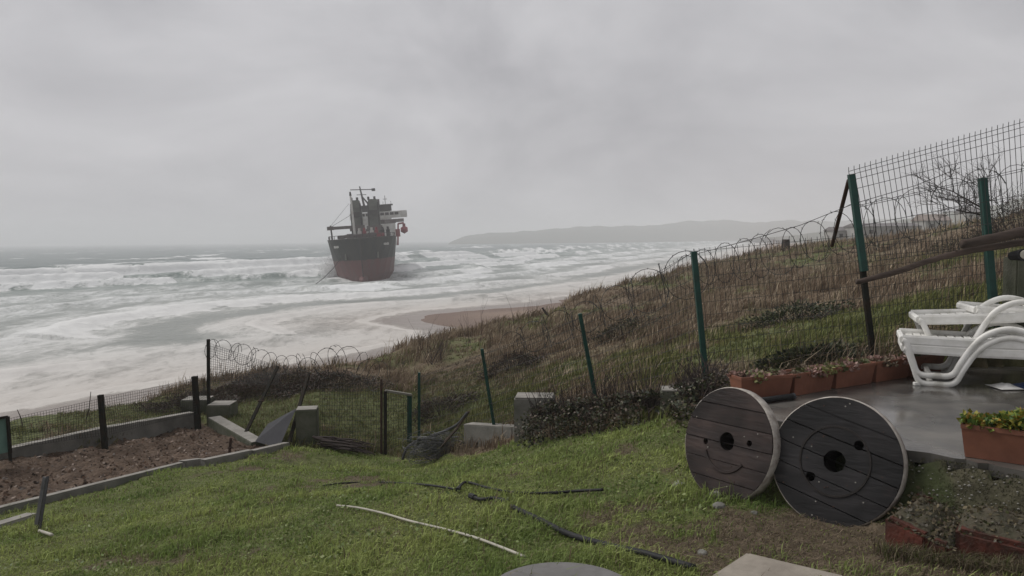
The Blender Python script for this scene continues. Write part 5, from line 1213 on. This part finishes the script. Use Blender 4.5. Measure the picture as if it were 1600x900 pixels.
scrub('green_bush', 'dark green clump on the slope right of the leaning post', (1240, 500), .35, (1.2, .8), 2600, DG, 307, group='green bushes on the slope', D=16)
scrub('bramble_bush', 'dark brown clump on the slope behind the second post', (800, 575), .45, (.9, .8), 2500, BR, 308, group='bramble scrub on the slope', D=22)
scrub('bramble_bush', 'brown dead fern clump behind the gate', (690, 640), .35, (.8, .6), 1800, BR, 309, group='bramble scrub on the slope', D=20)
scrub('bramble_bush', 'grey-brown tangle of dead stems at the foot of the leaning post', (1090, 590), .34, (.55, .4), 1800, [(.10, .08, .065), (.13, .105, .085), (.07, .055, .045)], 310, group='bramble scrub on the slope', D=10.9, leaf=.04)

# bare twig shrubs and stalks along the crest
def twig_plant(name, label, base, hgt, n, spread, seed, r0=.011, group=None, cat='shrub', depth=2, lean=(0, 0)):
    rn = random.Random(seed); o = thing(name, label, cat, base, group); s = MB(); s2 = MB()
    def grow(p, d, ln, r_, lv, mb):
        pts = [p]; q = p.copy(); dd = d.copy()
        for k in range(4):
            dd = (dd + Vector((rn.uniform(-.16, .16), rn.uniform(-.16, .16), rn.uniform(-.02, .1)))).normalized(); q = q + dd * ln / 4; pts.append(q.copy())
        mb.tube(pts, [r_ * (1 - .16 * k) for k in range(5)], 4 if lv == depth else 3, cap=False)
        if lv > 0:
            for k in range(rn.randint(2, 4)):
                i = rn.randint(1, 4); nd = (dd + Vector((rn.uniform(-.7, .7), rn.uniform(-.7, .7), rn.uniform(-.1, .5)))).normalized(); grow(pts[i], nd, ln * rn.uniform(.4, .65), r_ * .55, lv - 1, s2)
    for k in range(n):
        d = Vector((rn.gauss(lean[0], spread), rn.gauss(lean[1], spread), 1)).normalized(); grow(Vector(base) + Vector((rn.gauss(0, .05), rn.gauss(0, .05), -.05)), d, hgt * rn.uniform(.7, 1.05), r0, depth, s)
    s.build('stems', M_twig, o, world=True); s2.build('twigs', M_twig, o, world=True); return o
twig_plant('twig_shrub', 'bare twig shrub standing against the beach on the left crest', ground(P(674, 560, 29.5)), 1.2, 7, .28, 401, group='bare shrubs along the crest')
twig_plant('twig_shrub', 'smaller bare twig shrub right of the larger one on the crest', ground(P(690, 555, 30)), .9, 5, .3, 402, group='bare shrubs along the crest')
for k, (x_, y_, D_, h_, lab) in enumerate(((641, 578, 28, 1.4, 'single tall thin stalk on the crest, left of the twig shrub'), (628, 580, 27.5, .7, 'short thin stalk on the crest, leftmost of all'), (731, 540, 31.5, 1.4, 'tall stalk pair before the wet sand tongue'), (752, 530, 32, 1.3, 'stalks in the middle of the sand tongue'),
        (802, 500, 34.5, 1.2, 'thin stalks right of the sand tongue'), (826, 495, 35.5, 1.0, 'upper stalks on the crest near the driftwood stick'), (866, 480, 38, .7, 'short stalks highest on the left crest'), (778, 515, 33.5, .9, 'low branching stalk between the sand and the slope'))):
    twig_plant('dry_stalk', lab, ground(P(x_, y_, D_)), h_, 1 + k % 3, .14, 410 + k, .010, 'dry stalks along the crest', 'stalk', 1)
a = ground(P(857, 484, 38)); o = thing('driftwood_stick', 'short dark stick jutting from the crest of the slope', 'stick', a); s = MB(); s.tube([a, a + Vector((-.3, 0, .42))], [.06, .045], 6); s.build('shaft', M_twig, o, world=True)
a = ground(P(1228, 386, 64)); o = thing('tree_stump', 'small dark stump on the far crest behind the coil', 'stump', a); s = MB(); s.tube([a - Vector((0, 0, .3)), a + Vector((0, 0, .9))], [.38, .3], 9); s.build('trunk', M_twig, o, world=True)
for k, (x0, y0, x1, y1, D_, lab) in enumerate(((36, 668, 27, 640, 18.5, 'crooked twig sticking up behind the left mesh fence'), (133, 652, 142, 612, 19.5, 'thin straight twig behind the middle of the mesh fence'))):
    a = ground(P(x0, y0, D_)); o = thing('dead_twig', lab, 'twig', a, 'single twigs behind the garden fence'); s = MB(); b_ = P(x1, y1, D_); s.tube([a, a.lerp(b_, .5) + Vector((.03, 0, 0)), b_], [.014, .012, .008], 5); s.build('stem', M_twig, o, world=True)

# bare tree and hedge at the right
def bare_tree(label, base, hgt, seed):
    rn = random.Random(seed); o = thing('bare_tree', label, 'tree', base); tr = MB(); br = MB(); cr = MB()
    def grow(p, d, ln, r_, lv):
        pts = [p]; q = p.copy(); dd = d.copy(); K = 5
        for k in range(K):
            dd = (dd + Vector((rn.uniform(-.28, .22), rn.uniform(-.2, .2), rn.uniform(-.12, .14)))).normalized(); q = q + dd * ln / K; pts.append(q.copy())
        (tr if lv == 5 else br if lv >= 3 else cr).tube(pts, [max(.0028, r_ * (1 - .12 * k)) for k in range(K + 1)], 7 if lv >= 4 else 3, cap=False)
        if lv > 0:
            for k in range(4 if lv > 1 else 3):
                i = rn.randint(2, K); nd = (dd * .7 + Vector((rn.uniform(-.9, .75), rn.uniform(-.8, .8), rn.uniform(-.3, .6)))).normalized(); grow(pts[i], nd, ln * rn.uniform(.55, .78), r_ * .58, lv - 1)
    grow(Vector(base) - Vector((0, 0, .2)), Vector((-.12, 0, 1)).normalized(), hgt * .36, hgt * .014, 5)
    tr.build('trunk', M_twig, o, world=True, smooth=True); br.build('branches', M_twig, o, world=True); cr.build('crown', M_twig, o, world=True)
bare_tree('bare spreading tree behind the tall mesh fence', ground(P(1556, 365, 26)), 4.6, 23)
scrub('brown_hedge', 'dense leafless brown hedge at the right edge behind the fence', (1610, 360), 1.5, (2.4, 1.4), 8000, BR, 320, 'hedge', D=25, twigs=260, leaf=.045)
scrub('brown_hedge', 'low brown hedge to the left of the bare tree', (1535, 365), .6, (2.0, 1.2), 6000, BR + DG, 321, 'hedge', D=28, twigs=160, leaf=.05)

# ------------------------------------------------------------------ far buildings
M_fb = mat('far_wall', (.30, .29, .27), (.22, .22, .21), .4, .8); M_fr = mat('far_roof', (.16, .15, .15), (.11, .10, .10), .4, .8); M_fr2 = mat('far_roof_tile', (.24, .19, .17), (.18, .15, .13), .4, .8)
def shed(label, px0, px1, py, D, h, rh, dep, M_r, group='sheds and houses on the far shore'):
    a = P(px0, py, D); b_ = P(px1, py, D); w = (b_ - a).length; c = (a + b_) / 2
    o = thing('far_building', label, 'building', (c.x, c.y, c.z - 6), group)
    mb = MB(); mb.box((0, dep / 2, (6 + h) / 2), (w, dep, 6 + h)); wl = mb.build('wall', M_fb, o)
    z0 = 6 + h; V = [(-w/2-.4, -.4, z0), (w/2+.4, -.4, z0), (w/2+.4, dep+.4, z0), (-w/2-.4, dep+.4, z0), (-w/2-.4, dep/2, z0+rh), (w/2+.4, dep/2, z0+rh)]
    MB().add(V, [(0, 1, 5, 4), (2, 3, 4, 5), (0, 4, 3), (1, 2, 5), (3, 2, 1, 0)]).build('roof', M_r, o)
    for k in range(max(2, int(w / 5))):
        s = MB(); s.box((-w/2 + (k + .5) * w / max(2, int(w / 5)), -.06, 6 + h * .55), (1.1, .12, 1.1)); s.build('window', M_darkpost, wl)
shed('long low grey shed on the far shore, right of the brace', 1306, 1338, 377, 240, 3.2, 1.2, 9, M_fr)
shed('long flat grey shed seen through the tall fence', 1345, 1440, 372, 230, 3.4, 1.0, 12, M_fr)
shed('pale house with reddish roof seen through the tall fence', 1446, 1486, 362, 260, 3.6, 2.2, 9, M_fr2)
shed('pale far house higher on the coastal hill', 1510, 1535, 345, 330, 3.6, 2.2, 9, M_fr)

# sea spray bursting at the ship's side
r = np.random.default_rng(88); n = 15000; u = r.normal(size=(n, 3)); sp0 = np.array(PZ(512, 438, 0)); hh = np.abs(u[:, 2]); pts = sp0 + np.c_[u[:, 0] * (1.1 + .35 * hh), 4 + u[:, 1] * 2.2, hh * 2.7]
M_spray = mat('sea_spray', (.78, .78, .78), (.7, .7, .7), 1, .9)
d = r.normal(size=(n, 3)) * .10; d2 = r.normal(size=(n, 3)) * .10
o = fast_mesh('sea_spray', np.stack([pts, pts + d, pts + d2], 1).reshape(-1, 3), np.arange(3 * n).reshape(n, 3), M_spray); tag(o, 'white spray bursting at the left side of the ship', 'spray', kind='stuff')

# ------------------------------------------------------------------ haze
hz = MB(); hz.box((0, 6000, 26.0), (30000, 16000, 120.0)); M_hz = bpy.data.materials.new('haze_air'); M_hz.use_nodes = True; t = M_hz.node_tree; t.nodes.clear()
out = nn(t, 'ShaderNodeOutputMaterial'); pv = nn(t, 'ShaderNodeVolumePrincipled'); pv.inputs['Color'].default_value = (.97, .975, .985, 1); pv.inputs['Density'].default_value = .0006; pv.inputs['Anisotropy'].default_value = 0.0
t.links.new(pv.outputs[0], out.inputs['Volume'])
o = hz.build('haze', M_hz); tag(o, 'grey rain haze over the sea', 'haze', kind='stuff')
